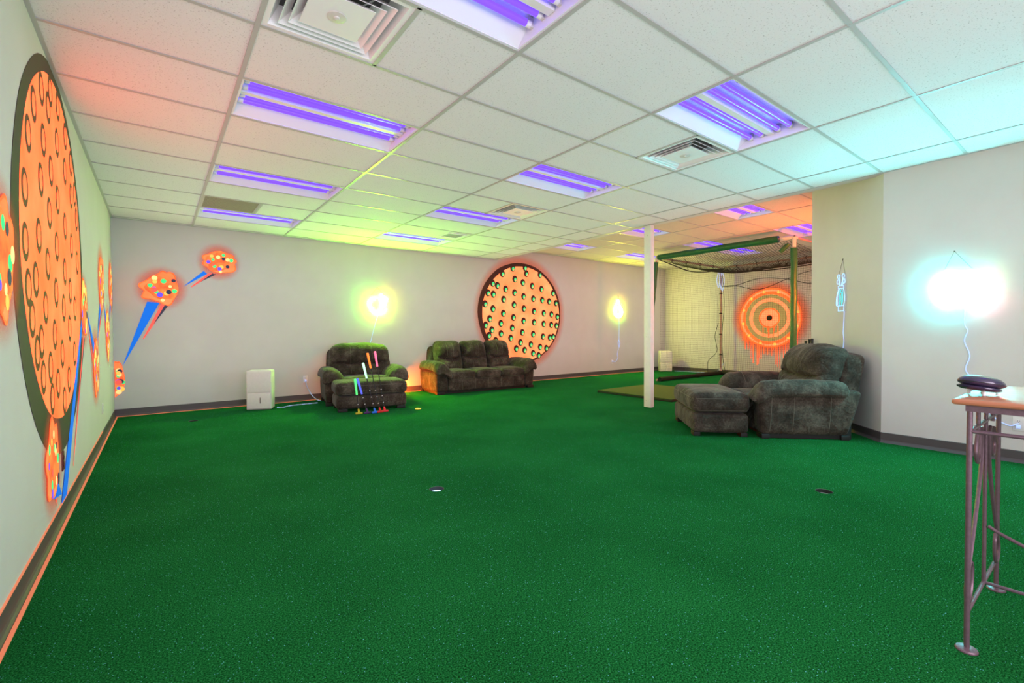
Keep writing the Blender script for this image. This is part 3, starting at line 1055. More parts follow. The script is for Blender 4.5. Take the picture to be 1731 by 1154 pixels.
def neon(wall, s, t, label, back, tubes, hang, cord, r=0.0055, off=0.016):
    root = empty('neon_sign', mw=frame(wall, s, t))
    tag(root, label, 'neon sign')
    MB().plate(back, off - 0.0125, off - 0.0085).build('acrylic_backing', M['acrylic'], root, False)
    for m, pts, cl in tubes:
        MB().tube([(p_[0], p_[1], off) for p_ in pts], r, 8, closed=cl).build('neon_tube', NEON[m], root)
    a, ap, b = hang
    MB().tube([(a[0], a[1], off - 0.01), (ap[0], ap[1], 0.008), (b[0], b[1], off - 0.01)], 0.0018, 5).build('hanging_cord', M['chain'], root)
    MB().lathe([(0.004, 0), (0.006, 0.006), (0.006, 0.012), (0.001, 0.014)], 10, (ap[0], ap[1], 0)).build('nail', M['chain'], root)
    MB().tube(smooth_path([(x, y, 0.012) for x, y in cord]), 0.0042, 6).build('power_cord', M['cord'], root)
    return root


# green/yellow ball-and-flag sign on the back wall
neon('back', 3.23, 1.69, 'glaring green and yellow neon sign on back wall above the left armchair',
     [(-0.20, -0.20), (0.06, -0.20), (0.20, 0.0), (0.22, 0.08), (0.0, 0.21), (-0.16, 0.12), (-0.22, 0.02)],
     [('green', circle(-0.06, -0.04, 0.13, n=30), True), ('green', arc(-0.06, -0.04, 0.085, 90, 250), False), ('lime', arc(0.0, -0.06, 0.16, 200, 340), False), ('lime', [(0.05, -0.14), (0.05, 0.15)], False),
      ('amber', [(0.05, 0.15), (0.18, 0.06), (0.05, 0.0)], False), ('amber', arc(0.05, 0.0, 0.1, -60, 20), False)],
     ((-0.14, 0.12), (-0.02, 0.27), (0.14, 0.12)), [(0.0, -0.20), (-0.08, -0.45), (-0.16, -0.75), (-0.20, -0.95), (-0.24, -1.15)])
# flame sign
neon('back', 9.93, 1.73, 'flame shaped neon sign with cord to an outlet, on back wall left of white post',
     [(-0.2, -0.24), (0.2, -0.24), (0.24, -0.05), (0.02, 0.3), (-0.2, 0.05)],
     [('lemon', smooth_path([(0, -0.20), (-0.15, -0.14), (-0.17, 0.02), (-0.08, 0.14), (-0.03, 0.24), (0.07, 0.10), (0.15, 0.0), (0.15, -0.12), (0.0, -0.20)]), False),
      ('amber', smooth_path([(0.0, -0.15), (-0.08, -0.08), (-0.02, 0.08), (0.06, -0.02), (0.08, -0.10), (0.0, -0.15)]), False),
      ('orange', smooth_path([(-0.06, 0.16), (0.0, 0.26), (0.05, 0.16)]), False), ('spring', arc(0, -0.02, 0.2, 210, 330), False)],
     ((-0.05, 0.2), (-0.01, 0.38), (0.05, 0.2)), [(0.02, -0.22), (0.03, -0.5), (0.02, -0.80), (0.06, -0.90), (0.03, -1.02), (-0.02, -0.92), (0.01, -0.82), (0.02, -1.0), (-0.05, -1.2), (-0.03, -1.3), (-0.12, -1.40), (-0.24, -1.385)])
# cyan sign on the right wall
neon('right', 0.885, 1.50, 'dazzling cyan neon sign with pink and yellow bits on the right wall above table',
     [(-0.22, -0.14), (0.05, -0.2), (0.2, -0.16), (0.26, 0.04), (0.1, 0.18), (-0.12, 0.19), (-0.24, 0.06)],
     [('cyan', circle(-0.05, 0.0, 0.125, n=34), True), ('cyan', circle(-0.05, 0.0, 0.08, n=26), True), ('cyan', arc(-0.03, 0.0, 0.16, 110, 250), False), ('cyan', [(-0.11, -0.03), (0.0, 0.04)], False),
      ('yellow', [(0.09, 0.08), (0.19, 0.04), (0.09, 0.0)], False), ('cyan', [(0.07, -0.11), (0.07, 0.11)], False), ('pink', arc(0.06, -0.05, 0.11, -75, -5), False)],
     ((-0.12, 0.19), (-0.055, 0.345), (0.06, 0.18)), [(0.02, -0.18), (0.02, -0.32), (0.04, -0.38), (0.02, -0.47), (0.055, -0.60), (0.03, -0.72), (0.06, -0.80), (0.09, -0.95), (0.20, -1.12), (0.30, -1.19), (0.36, -1.165)])
# golf bag sign on the diagonal wall
bag = [('ice', [(-0.055, -0.175), (0.06, -0.175), (0.06, -0.115), (-0.055, -0.115)], True), ('ice', smooth_path([(-0.055, -0.115), (-0.095, -0.10), (-0.085, 0.0), (-0.05, 0.08)]), False),
       ('ice', smooth_path([(0.055, -0.115), (0.075, -0.05), (0.07, 0.02), (0.05, 0.08)]), False), ('ice', [(-0.055, 0.085), (0.055, 0.085), (0.055, 0.115), (-0.055, 0.115)], True),
       ('ice', smooth_path([(-0.07, -0.10), (-0.07, 0.0), (-0.035, 0.08)]), False), ('teal', smooth_path([(-0.025, -0.11), (-0.03, 0.0), (-0.015, 0.075)]), False),
       ('teal', smooth_path([(0.015, -0.11), (0.035, -0.06), (0.035, 0.03), (0.02, 0.03), (0.005, -0.02), (0.015, -0.11)]), False), ('teal', circle(0.012, 0.052, 0.018, n=14), True)]
for x, y, tx in ((-0.05, 0.225, -0.012), (0.045, 0.225, 0.012), (-0.062, 0.165, -0.02), (0.058, 0.165, 0.02)):
    bag.append(('ice', circle(x, y, 0.023, 0.026, 12), True))
    bag.append(('ice', [(x * 0.75, y - 0.022), (tx, 0.118)], False))
neon('diag', 0.705, 1.53, 'golf bag shaped ice-blue neon outline hanging on the pale diagonal wall',
     [(-0.10, -0.19), (0.09, -0.19), (0.10, 0.0), (0.08, 0.25), (-0.08, 0.25), (-0.11, 0.0)], bag,
     ((-0.06, 0.25), (0.015, 0.42), (0.06, 0.25)), [(0.06, -0.18), (0.055, -0.30), (0.045, -0.42), (0.06, -0.52), (0.045, -0.62), (0.05, -0.70)], r=0.0036)


# orange sign on the side wall of the far part, round the corner of the diagonal wall
o_ = empty('neon_sign', mw=Matrix(((-1, 0, 0, 8.6), (0, 0, 1, YE), (0, 1, 0, 1.75), (0, 0, 0, 1))))
tag(o_, 'orange neon ring on the side wall behind the diagonal wall, out of sight', 'neon sign')
MB().plate(circle(0, 0, 0.24, n=24), 0.018, 0.022).build('acrylic_backing', M['acrylic'], o_, False)
for rr_ in (0.20, 0.13):
    MB().tube([(x, y, 0.03) for x, y in circle(0, 0, rr_, n=28)], 0.0055, 8, closed=True).build('neon_tube', NEON['fire'], o_)
o_ = empty('floor_lamp', (3.44, 8.07, 0))
tag(o_, 'small hooded orange lamp on the floor behind the left armchair by the back wall', 'lamp')
M['lamp_orange'] = glow('orange_lamp_bulb', (1.0, 0.14, 0.005), 16000)
MB().lathe([(0.05, 0.0), (0.05, 0.010), (0.02, 0.016), (0.008, 0.022)], 18).build('base', M['black'], o_)
MB().tube([(0, 0, 0.02), (0, 0, 0.078)], 0.006, 8).build('stem', M['black'], o_)
MB().lathe([(0.006, 0.076), (0.014, 0.082), (0.014, 0.098), (0.003, 0.108)], 16).build('bulb', M['lamp_orange'], o_)
MB().tube([(-0.012, 0, 0.03), (-0.046, 0, 0.08), (-0.040, 0, 0.124)], 0.003, 6).build('hood_arm', M['black'], o_)
MB().lathe([(0.046, 0.118), (0.046, 0.121), (0.02, 0.131), (0.003, 0.133)], 24).build('hood', M['black'], o_)


# ------------------------------------------------------------------ outlets
def outlet(wall, s, t, label, face='outlet'):
    root = empty('wall_outlet', mw=frame(wall, s, t))
    tag(root, label, 'outlet', 'electrical outlets')
    MB().bbox((-0.036, -0.058, 0), (0.036, 0.058, 0.006), 0.0025).build('cover_plate', M[face], root)
    for y in (-0.022, 0.022):
        o = MB().lathe([(0.016, 0.006), (0.016, 0.0085), (0.0145, 0.009)], 18, (0, y, 0)).build('socket', M[face], root)
        for dx, dy, a, b2 in ((-0.006, 0.003, 0.0012, 0.004), (0.006, 0.003, 0.0012, 0.004), (0, -0.007, 0.0022, 0.0022)):
            MB().box((dx - a, y + dy - b2, 0.0088), (dx + a, y + dy + b2, 0.0094)).build('slot', M['dark_hole'], o, False)
    return root


outlet('back', 1.956, 0.36, 'white outlet on back wall between white dehumidifier and left armchair')
outlet('back', 9.68, 0.33, 'white outlet on back wall under the flame neon sign')
outlet('left', 6.568, 0.337, 'white outlet on left wall near the back corner')
outlet('left', 3.96, 0.345, 'dark red outlet on left wall beside the lowest paint splat', 'red_box')
outlet('right', 0.526, 0.33, 'white outlet with a plug on right wall behind the table')
outlet('far', 6.45, 0.36, 'small outlet on far wall behind the cage pole')


def plug(wall, s, t, label):
    root = empty('power_plug', mw=frame(wall, s, t))
    tag(root, label, 'plug')
    MB().bbox((-0.014, -0.014, 0.0095), (0.014, 0.014, 0.036), 0.004).build('plug_body', M['cord'], root)
    return root


plug('right', 0.526, 0.308, 'glowing pale plug in the right wall outlet behind the table')
plug('back', 1.956, 0.338, 'pale plug in outlet beside left armchair')
plug('back', 9.68, 0.345, 'pale plug in outlet under the flame neon sign')


# ------------------------------------------------------------------ seating
def bvh_of(o):
    me = o.data
    return BVHTree.FromPolygons([v.co[:] for v in me.vertices], [p.vertices[:] for p in me.polygons])


def seam(parent, pts, direction, r=0.0018, off=0.0004):
    """stitched seam draped on a cushion: pts are cast along direction on to its surface"""
    b = bvh_of(parent)
    d = Vector(direction).normalized()
    out = []
    for p in pts:
        h = b.ray_cast(Vector(p) - d * 2.0, d)
        if h[0] is not None:
            out.append(h[0] - d * off)
    if len(out) > 2:
        return MB().tube(out, r, 5).build('seam', M['thread'], parent)


def line(a, b, n=16):
    a, b = Vector(a), Vector(b)
    return [a.lerp(b, i / n) for i in range(n + 1)]


def sofa_kind(name, label, cat, loc, rz, Wd, n, back_h=0.92, arm_h=0.58, seat_h=0.43, yF=-0.43, yB=0.36, rake=0.14, group=None, lean=0.07, bt=0.15):
    root = empty(name, loc, rz)
    tag(root, label, cat, group)
    aw = 0.27
    sm = M['suede']
    inner = Wd - 2 * aw + 0.04
    # arm bodies
    bd = yB - yF
    for sx in (-1, 1):
        def fa(x, y, z, p):
            t = (z + 0.235) / 0.47
            y2 = y + (lean * t * (0.5 + p[1] / 2) ** 2)
            y2 += 0.03 * (1 - t) * (0.5 - p[1] / 2)
            return (x + sx * 0.015 * math.sin(t * PI) * (1 if x * sx > 0 else 0), y2, z)
        v, f = soft_box(aw - 0.05, bd, 0.47, 0.05, 4, 10, 6, fa)
        c = (sx * (Wd / 2 - aw / 2 - 0.005), (yB + yF) / 2, 0.04 + 0.235)
        o = MB().add([(x + c[0], y + c[1], z + c[2]) for x, y, z in v], f).build('arm_body', sm, root, angle=60)
        for yy in (yF + 0.10, yF + 0.32, yB - 0.20):
            seam(o, line((c[0], yy + 0.01, 0.08), (c[0], yy + 0.03, 0.46), 10), (-sx, 0, 0), 0.0018)
    # pillow arm pads: wide, rolled outwards, sweeping down to the seat and over the front
    pw = aw + 0.075
    for sx in (-1, 1):
        L = bd + 0.03

        def fp(x, y, z, p):
            t = (y + L / 2) / L                     # 0 front .. 1 back
            u = x * sx / (pw / 2)                   # -1 inner .. 1 outer
            z2 = z - 0.15 * max(0, (0.15 - u) / 1.15) ** 1.5 * (1 - 0.55 * t) - 0.055 * max(0, (u - 0.35) / 0.65) ** 2
            z2 -= 0.12 * max(0, 0.17 - t) ** 2 / 0.029
            z2 += 0.018 * math.sin(PI * min(1, max(0, (t - 0.1) / 0.9)))
            z2 += 0.004 * math.sin(y * 50 + x * 9) * (1 - t) * (1 if z > 0 else 0)
            return (x, y - 0.03 * (1 - t) * (1 if z > 0 else 0.2), z2)
        v, f = soft_box(pw, L, 0.15, 0.072, 8, 22, 3, fp)
        c = (sx * (Wd / 2 - pw / 2 + 0.03), (yB + yF) / 2 - 0.015, arm_h - 0.085)
        o = MB().add([(x + c[0], y + c[1], z + c[2]) for x, y, z in v], f).build('armrest_pad', sm, root, angle=70)
        for yy in (yF + 0.20, yB - 0.22):
            seam(o, line((c[0] - pw / 2 + 0.03, yy, 0), (c[0] + pw / 2 - 0.03, yy, 0), 14), (0, 0, -1), 0.0018)
    # front rail and plinth
    v, f = soft_box(inner, 0.10, 0.23, 0.03, 6, 3, 4)
    o = MB().add([(x, y + yF + 0.07, z + 0.05 + 0.115) for x, y, z in v], f).build('front_rail', sm, root, angle=60)
    for k in range(1, 2 * n):
        x = -inner / 2 + inner * k / (2 * n)
        seam(o, line((x, yF, 0.07), (x, yF, 0.26), 8), (0, 1, 0))
    MB().box((-Wd / 2 + 0.06, yF + 0.09, 0.004), (Wd / 2 - 0.06, yB + 0.04, 0.25)).build('seat_deck', M['black_foot'], root, False)
    # outer back
    hB = back_h - 0.05

    def fb(x, y, z, p):
        t = (z + hB / 2) / hB
        return (x * (1 - 0.05 * t ** 3), y + rake * t * 0.9 - 0.02, z - 0.03 * (abs(p[0]) ** 4) * (1 if p[2] > 0 else 0))
    v, f = soft_box(Wd * (0.83 if n == 1 else 0.86), bt, hB - 0.05, 0.07, 10, 3, 8, fb)
    MB().add([(x, y + yB - 0.02, z + 0.05 + hB / 2 - 0.02) for x, y, z in v], f).build('back_frame', sm, root, angle=60)
    # seat and back cushions
    sw = inner / n
    for k in range(n):
        cx = -inner / 2 + sw * (k + 0.5)

        def fs_(x, y, z, p):
            return (x, y, z + (0.028 * (1 - p[0] ** 2) * (1 - (p[1] * 0.8) ** 2) if z > 0 else 0))
        v, f = soft_box(sw - 0.008, 0.60, 0.17, 0.055, 10, 10, 4, fs_)
        o = MB().add([(x + cx, y + yF + 0.29, z + seat_h - 0.10) for x, y, z in v], f).build('seat_cushion', sm, root, angle=70)
        for dz in (0.065, -0.065):
            seam(o, line((cx - sw / 2 + 0.05, yF, seat_h - 0.10 + dz), (cx + sw / 2 - 0.05, yF, seat_h - 0.10 + dz), 16), (0, 1, 0))
        bw = Wd * 0.79 if n == 1 else sw - 0.002
        bh = back_h - seat_h + 0.10

        def fc(x, y, z, p, bw=bw, bh=bh):
            t = (z + bh / 2) / bh
            k2 = 1 - abs(p[0]) ** 3
            q2 = min(1, max(0, (t - 0.10) / 0.28))
            wide = 1 if n > 1 else (inner - 0.02) / bw + (1 - (inner - 0.02) / bw) * q2 * q2 * (3 - 2 * q2)
            crease = math.exp(-((t - 0.40 - 0.10 * p[0] ** 2) / 0.045) ** 2) * 0.055 * (1 - 0.6 * p[0] ** 4)
            puff = 0.085 * math.sin(PI * min(1, max(0, (t - 0.40) / 0.62))) * k2 + 0.04 * math.sin(PI * min(1, t / 0.4)) * k2
            yy = y
            if y < 0:
                yy = y - puff + crease
                yy += 0.010 * math.exp(-((abs(p[0]) - 0.34) / 0.05) ** 2) * (1 if t > 0.4 else 0.4)
                yy += 0.005 * math.sin(x * 23 + z * 14) * math.sin(z * 19 - x * 7)
            zz = z - (0.06 if n == 1 else 0.022) * abs(p[0]) ** 3 * (1 if z > 0 else 0)
            if z > 0:
                zz += 0.012 * math.sin(x * 15 + cx * 3) * 0.5
            return (x * wide * (1 - 0.05 * t * t), yy + rake * t, zz)
        v, f = soft_box(bw, 0.25, bh, 0.095, 20, 5, 20, fc)
        cy, cz = yB - 0.20, seat_h - 0.06 + bh / 2
        o = MB().add([(x + cx, y + cy, z + cz) for x, y, z in v], f).build('back_cushion', sm, root, angle=80)
        for fx in ((-0.34, 0.34) if n == 1 else (-0.30, 0.16)):
            x = cx + fx * bw / 2
            seam(o, line((x, 0, cz + bh * 0.42), (x, 0, cz - bh * 0.35), 22), (0, 1, 0))
    for sx in (-1, 1):
        for y in (yF + 0.07, yB - 0.03):
            MB().bbox((sx * (Wd / 2 - 0.10) - 0.075, y - 0.04, 0), (sx * (Wd / 2 - 0.10) + 0.075, y + 0.04, 0.05), 0.006).build('foot', M['black_foot'], root)
    return root


def ottoman(label, loc, rz, Wd, D, h=0.43):
    root = empty('ottoman', loc, rz)
    tag(root, label, 'ottoman')
    sm = M['suede']
    v, f = soft_box(Wd - 0.03, D - 0.03, h * 0.44, 0.045, 8, 6, 4)
    o = MB().add([(x, y, z + 0.04 + h * 0.22) for x, y, z in v], f).build('base', sm, root, angle=60)
    for x in (-Wd * 0.2, Wd * 0.22):
        seam(o, line((x, -D, 0.08), (x, -D, h * 0.46), 8), (0, 1, 0))

    def ft(x, y, z, p):
        b = 0.022 * (1 - p[0] ** 2) * (1 - p[1] ** 2) if z > 0 else 0
        return (x, y, z + b)
    th = h * 0.46
    v, f = soft_box(Wd, D, th, 0.075, 12, 10, 5, ft)
    zc = h - th / 2
    o = MB().add([(x, y, z + zc) for x, y, z in v], f).build('top_cushion', sm, root, angle=70)
    for dz in (th * 0.24, -th * 0.36):
        for a in range(2):
            sgn = 1 - 2 * a
            seam(o, line((-Wd / 2 + 0.04, 0, zc + dz), (Wd / 2 - 0.04, 0, zc + dz), 18), (0, sgn, 0))
            seam(o, line((0, -D / 2 + 0.04, zc + dz), (0, D / 2 - 0.04, zc + dz), 14), (sgn, 0, 0))
    for sx in (-1, 1):
        for sy in (-1, 1):
            MB().bbox((sx * (Wd / 2 - 0.10) - 0.065, sy * (D / 2 - 0.06) - 0.035, 0), (sx * (Wd / 2 - 0.10) + 0.065, sy * (D / 2 - 0.06) + 0.035, 0.045), 0.006).build('foot', M['black_foot'], root)
    return root


sofa_kind('armchair', 'wide brown suede armchair against back wall, behind the ottoman with putters', 'armchair', (2.715, 7.70, 0), math.radians(-9.5), 1.28, 1, back_h=0.92, arm_h=0.58)
ottoman('brown suede ottoman with five colourful putters leaning on it', (2.535, 6.90, 0), math.radians(-10.4), 1.03, 0.62, 0.42)
sofa_kind('sofa', 'brown suede three seat sofa under the painted golf ball on back wall', 'sofa', (5.09, 7.80, 0), math.radians(-3.9), 2.20, 3, back_h=0.93, arm_h=0.60)
sofa_kind('armchair', 'brown suede armchair at right in front of the diagonal wall, seen from its side', 'armchair', (5.738, 2.432, 0), math.radians(225), 1.28, 1, back_h=0.94, arm_h=0.61, yB=0.44, rake=0.20, lean=0.14, bt=0.21)
ottoman('brown suede ottoman in front of the right armchair, nothing leaning on it', (5.105, 2.925, 0), math.radians(225), 1.0, 0.60, 0.465)


# ------------------------------------------------------------------ putters
def putter(head, top, grip, headcol, label, gl=0.27):
    h, t = Vector(head), Vector(top)
    ax = (t - h).normalized()
    root = empty('putter', h)
    tag(root, label, 'putter', 'putters leaning on the ottoman')
    L = (t - h).length
    up = ax
    MB().tube([up * 0.035, up * (L - gl + 0.01)], [0.0055, 0.0075], 8).build('shaft', M['black'], root)
    o = MB().tube([up * (L - gl), up * (L - gl + 0.01), up * (L - 0.02), up * (L - 0.004), up * L], [0.011, 0.0135, 0.0175, 0.0165, 0.010], 10).build('grip', grip, root)
    for k in range(3):
        z = 0.14 + k * 0.10
        if z < L - gl - 0.05:
            MB().tube([up * z, up * (z + 0.008)], 0.0085, 8).build('shaft_band', M['outlet'], root)
    hm = headcol
    v, f = soft_box(0.10, 0.026, 0.028, 0.010, 3, 2, 2)
    hd = MB().add([(x, y, z + 0.0145) for x, y, z in v], f).build('head', hm, root)
    MB().tube([(0, 0, 0.02), up * 0.075], [0.017, 0.012], 10).build('hosel', hm, hd)
    v, f = soft_box(0.035, 0.055, 0.022, 0.009, 2, 3, 2)
    MB().add([(x, y + 0.03, z + 0.0125) for x, y, z in v], f).build('mallet_back', hm, hd)
    return root


GR = {'green': glow('green_grip', (0.10, 0.9, 0.22), 0.6), 'blue': glow('blue_grip', (0.10, 0.13, 0.85), 0.5), 'mint': glow('mint_grip', (0.45, 1.0, 0.62), 1.0), 'orange': glow('orange_grip', (1.0, 0.20, 0.03), 0.85), 'pink': glow('pink_grip', (1.0, 0.14, 0.30), 0.85)}
HD = {k: mat(k + '_putter_head', c, 0.35) for k, c in {'yellow': (0.42, 0.36, 0.02), 'purple': (0.06, 0.02, 0.12), 'blue': (0.03, 0.16, 0.75), 'red': (0.55, 0.015, 0.015), 'crimson': (0.85, 0.03, 0.05)}.items()}
for hx, hy, tx, ty, tz, gk, hk, lab in [
        (2.205, 6.40, 2.24, 6.66, 0.47, 'green', 'yellow', 'leftmost putter with green grip and yellow head, leaning on ottoman'),
        (2.318, 6.38, 2.27, 6.65, 0.475, 'blue', 'purple', 'short putter with blue grip and purple head, leaning on ottoman'),
        (2.415, 6.345, 2.38, 6.72, 0.69, 'mint', 'blue', 'putter with bright pale green grip and blue head, leaning on ottoman'),
        (2.485, 6.335, 2.47, 6.78, 0.83, 'orange', 'red', 'putter with orange grip and dark red head, leaning on ottoman'),
        (2.565, 6.37, 2.59, 6.80, 0.85, 'pink', 'crimson', 'rightmost putter with pink grip and bright red head, leaning on ottoman')]:
    putter((hx, hy, 0), (tx, ty, tz), GR[gk], HD[hk], lab, 0.25)


# ------------------------------------------------------------------ white dehumidifiers
def dehumidifier(loc, rz, label):
    root = empty('dehumidifier', loc, rz)
    tag(root, label, 'dehumidifier')
    w, d, h = 0.335, 0.25, 0.58
    MB().bbox((-w / 2, -d / 2, 0.006), (w / 2, d / 2, h), 0.018).build('body', M['white_plastic'], root, angle=60)
    MB().bbox((-w / 2 + 0.012, -d / 2 - 0.006, h * 0.445), (w / 2 - 0.012, -d / 2 + 0.02, h - 0.012), 0.006).build('upper_panel', M['white_plastic'], root)
    b = MB().bbox((-w / 2 + 0.012, -d / 2 - 0.006, 0.02), (w / 2 - 0.012, -d / 2 + 0.02, h * 0.438), 0.006).build('water_bucket', M['white_plastic'], root)
    MB().bbox((0.018 - 0.005, -d / 2 - 0.0075, 0.10), (0.018 + 0.005, -d / 2 - 0.004, 0.185), 0.002).build('level_window', M['dark_hole'], b)
    MB().bbox((-w / 2 + 0.03, -d / 2 + 0.04, h - 0.004), (w / 2 - 0.03, d / 2 - 0.03, h + 0.004), 0.004).build('top_panel', M['outlet'], root)
    for sx in (-1, 1):
        for sy in (-1, 1):
            MB().lathe([(0.014, 0), (0.014, 0.012)], 10, (sx * (w / 2 - 0.04), sy * (d / 2 - 0.04), 0)).build('foot', M['black'], root)
    return root


dehumidifier((1.215, 7.80, 0), math.radians(-21), 'white dehumidifier on turf left of the armchair with the putters')
dehumidifier((11.47, 7.88, 0), math.radians(-42), 'white dehumidifier in far corner behind the white post')

# ------------------------------------------------------------------ golf cups in the turf
M['cup_white'] = mat('white_cup_plastic', (0.7, 0.7, 0.7), 0.4)
M['cup_glow_blue'] = glow('pale_blue_cup_light', (0.45, 0.65, 1.0), 1.8)
M['cup_glow_orange'] = glow('orange_cup_light', (1.0, 0.33, 0.03), 5.0)
for (x, y, r), kind, lab in zip(HOLES, ('blue', None, 'orange', None), (
        'putting cup with pale blue glow in the middle of the turf', 'dark putting cup in the turf in front of the right armchair',
        'putting cup glowing orange beside the ottoman with putters', 'dark putting cup in the turf by the back left corner')):
    c = empty('golf_cup', (x, y, 0))
    tag(c, lab, 'golf cup', 'putting cups sunk in the turf')
    MB().ring(circle(0, 0, r - 0.003, n=28), circle(0, 0, r - 0.0003, n=28), -0.026, -0.0005).build('turf_edge', M['mat_edge'], c)
    MB().ring(circle(0, 0, r - 0.004, n=28), circle(0, 0, r - 0.001, n=28), -0.10, -0.026).build('cup_liner', M['cup_white'], c)
    MB().lathe([(r - 0.003, -0.104), (r - 0.003, -0.10)], 28).build('cup_bottom', M['dark_hole'], c)
    LZ = -0.003 if kind == 'orange' else -0.022
    if kind:
        MB().lathe([(r * 0.84, LZ - 0.016), (r * 0.84, LZ - 0.004), (r * 0.74, LZ)], 20).build('cup_light', M['cup_glow_' + kind], c)

# ------------------------------------------------------------------ cords on the floor
def cord(name, pts, r, m, label, cat='cord'):
    o = MB().tube(smooth_path(pts, 8), r, 7).build(name, m)
    return tag(o, label, cat)


cord('extension_cord', [(1.42, 7.74, 0.008), (1.50, 7.70, 0.008), (1.62, 7.80, 0.008), (1.78, 7.82, 0.008), (1.92, 7.84, 0.008), (2.03, 7.84, 0.008)], 0.008, M['rope'], 'braided pale cord on turf between dehumidifier and left armchair')
cord('extension_cord', [(1.956, 8.25, 0.33), (1.957, 8.22, 0.27), (1.98, 8.18, 0.19), (2.02, 8.12, 0.10), (2.08, 8.06, 0.03), (2.13, 8.02, 0.010)], 0.007, M['rope'], 'braided pale cord hanging from outlet beside the left armchair')
cord('extension_cord', [(11.68, 7.72, 0.008), (11.80, 7.45, 0.008), (11.80, 7.15, 0.008), (11.86, 6.90, 0.008), (11.92, 6.70, 0.010), (11.98, 6.62, 0.05), (12.0, 6.52, 0.16), (12.03, 6.45, 0.30)], 0.006, M['rope'], 'braided pale cord on turf between far dehumidifier and cage pole')

# ------------------------------------------------------------------ hitting mat
m_ = empty('hitting_mat', (7.30, 5.14, 0))
tag(m_, 'square olive hitting mat with thick black edge on turf behind the white post', 'mat')
MB().bbox((-0.79, -0.79, 0), (0.79, 0.79, 0.034), 0.006).build('rubber_base', M['mat_edge'], m_)
MB().bbox((-0.785, -0.785, 0.0345), (0.785, 0.785, 0.046), 0.004).build('turf_top', M['mat_top'], m_)

# ------------------------------------------------------------------ batting cage
CX0, CX1, CY0, CY1, CZ = 9.02, 11.80, 3.56, 6.42, 2.80
cg = empty('golf_net_cage', (CX0, CY1, 0))
tag(cg, 'golf practice cage of padded pipes hung with black netting in front of the bullseye', 'net cage')


def cp_(x, y, z):
    return (x - CX0, y - CY1, z)


pr = 0.022
Lf = lambda a, b, n=2: [tuple(Vector(cp_(*a)).lerp(Vector(cp_(*b)), i / n)) for i in range(n + 1)]
MB().tube(Lf((CX0, CY0, CZ), (CX0, CY1, CZ)), pr, 10).build('front_top_bar', M['pipe'], cg)
MB().tube(Lf((CX0, CY0, 0.02), (CX0, CY0, CZ)), pr, 10).build('front_post', M['pipe'], cg)
MB().tube(Lf((CX0, CY1 + 0.26, 0.02), (CX0, CY1, CZ)), pr, 10).build('front_post', M['pipe'], cg)
MB().tube(Lf((CX1, CY1, 0.02), (CX1, CY1, CZ)), pr, 10).build('rear_post', M['pipe'], cg)
MB().tube(Lf((CX1, CY0, 0.02), (CX1, CY0, CZ)), pr, 10).build('rear_post', M['pipe'], cg)
MB().tube(Lf((CX1, CY0, CZ), (CX1, CY1, CZ)), pr, 10).build('rear_top_bar', M['pipe'], cg)
MB().tube(Lf((CX0, CY1, CZ), (CX1, CY1, CZ)), pr, 10).build('side_top_bar', M['pipe'], cg)
MB().tube(Lf((CX0, CY0, CZ), (CX1, CY0, CZ)), pr, 10).build('side_top_bar', M['pipe'], cg)
MB().tube(Lf((CX0, CY1, 0.025), (CX1, CY1, 0.025)), pr, 10).build('side_bottom_bar', M['pipe'], cg)
MB().tube(Lf((CX0, CY0, 0.025), (CX1, CY0, 0.025)), pr, 10).build('side_bottom_bar', M['pipe'], cg)


def pad(a, b, r, seed, sag=0.0):
    rnd = random.Random(seed)
    pts = Lf(a, b, 16)
    pts = [(x, y + 0.004 * math.sin(i * 1.7), z - sag * math.sin(PI * i / 16)) for i, (x, y, z) in enumerate(pts)]
    return MB().tube(pts, [r * rnd.uniform(0.93, 1.07) for _ in pts], 12).build('padded_sleeve', M['green_pad'], cg, angle=50)


pad((CX0, CY0 + 0.26, CZ), (CX0, CY1 - 0.05, CZ), 0.062, 1)
pad((CX0, CY0, 0.25), (CX0, CY0, CZ - 0.20), 0.052, 2)
pad((CX0, CY1 + 0.15, 1.25), (CX0, CY1 + 0.01, CZ - 0.10), 0.045, 3)


def fitting(x, y, z, dirs):
    mb = MB()
    for d in dirs:
        e = Vector((x, y, z)) + Vector(d)
        mb.tube(Lf((x, y, z), tuple(e)), 0.034, 12)
    return mb.build('pipe_fitting', M['pvc'], cg)


fitting(CX0, CY0, CZ, [(0, 0.22, 0), (0, 0, -0.19), (0.10, 0, 0)])
fitting(CX0, CY1, CZ, [(0, -0.08, 0), (0, 0, -0.08), (0.12, 0, 0)])
fitting(CX1, CY1, CZ, [(0, -0.10, 0), (0, 0, -0.10), (-0.10, 0, 0)])
fitting(CX1, CY0, CZ, [(0, 0.10, 0), (0, 0, -0.10), (-0.10, 0, 0)])
fitting(CX1, CY1, 0.025, [(-0.12, 0, 0), (0, 0, 0.14), (0, -0.10, 0)])
# loose end of a sleeve strapped under the fitting
MB().tube(Lf((CX0 - 0.06, CY0 + 0.06, CZ - 0.12), (CX0 - 0.07, CY0 + 0.20, CZ - 0.25), 3), [0.03, 0.042, 0.042, 0.034], 10).build('sleeve_flap', M['green_pad'], cg)


def net_sheet(fn, nu, nv, r=0.0020, sub=10):
    """knotted netting: nu x nv cords over a surface fn(u,v)"""
    mb = MB()
    for i in range(nu + 1):
        mb.tube([cp_(*fn(i / nu, k / sub)) for k in range(sub + 1)], r, 3, cap=False)
    for j in range(nv + 1):
        mb.tube([cp_(*fn(k / sub, j / nv)) for k in range(sub + 1)], r, 3, cap=False)
    return mb


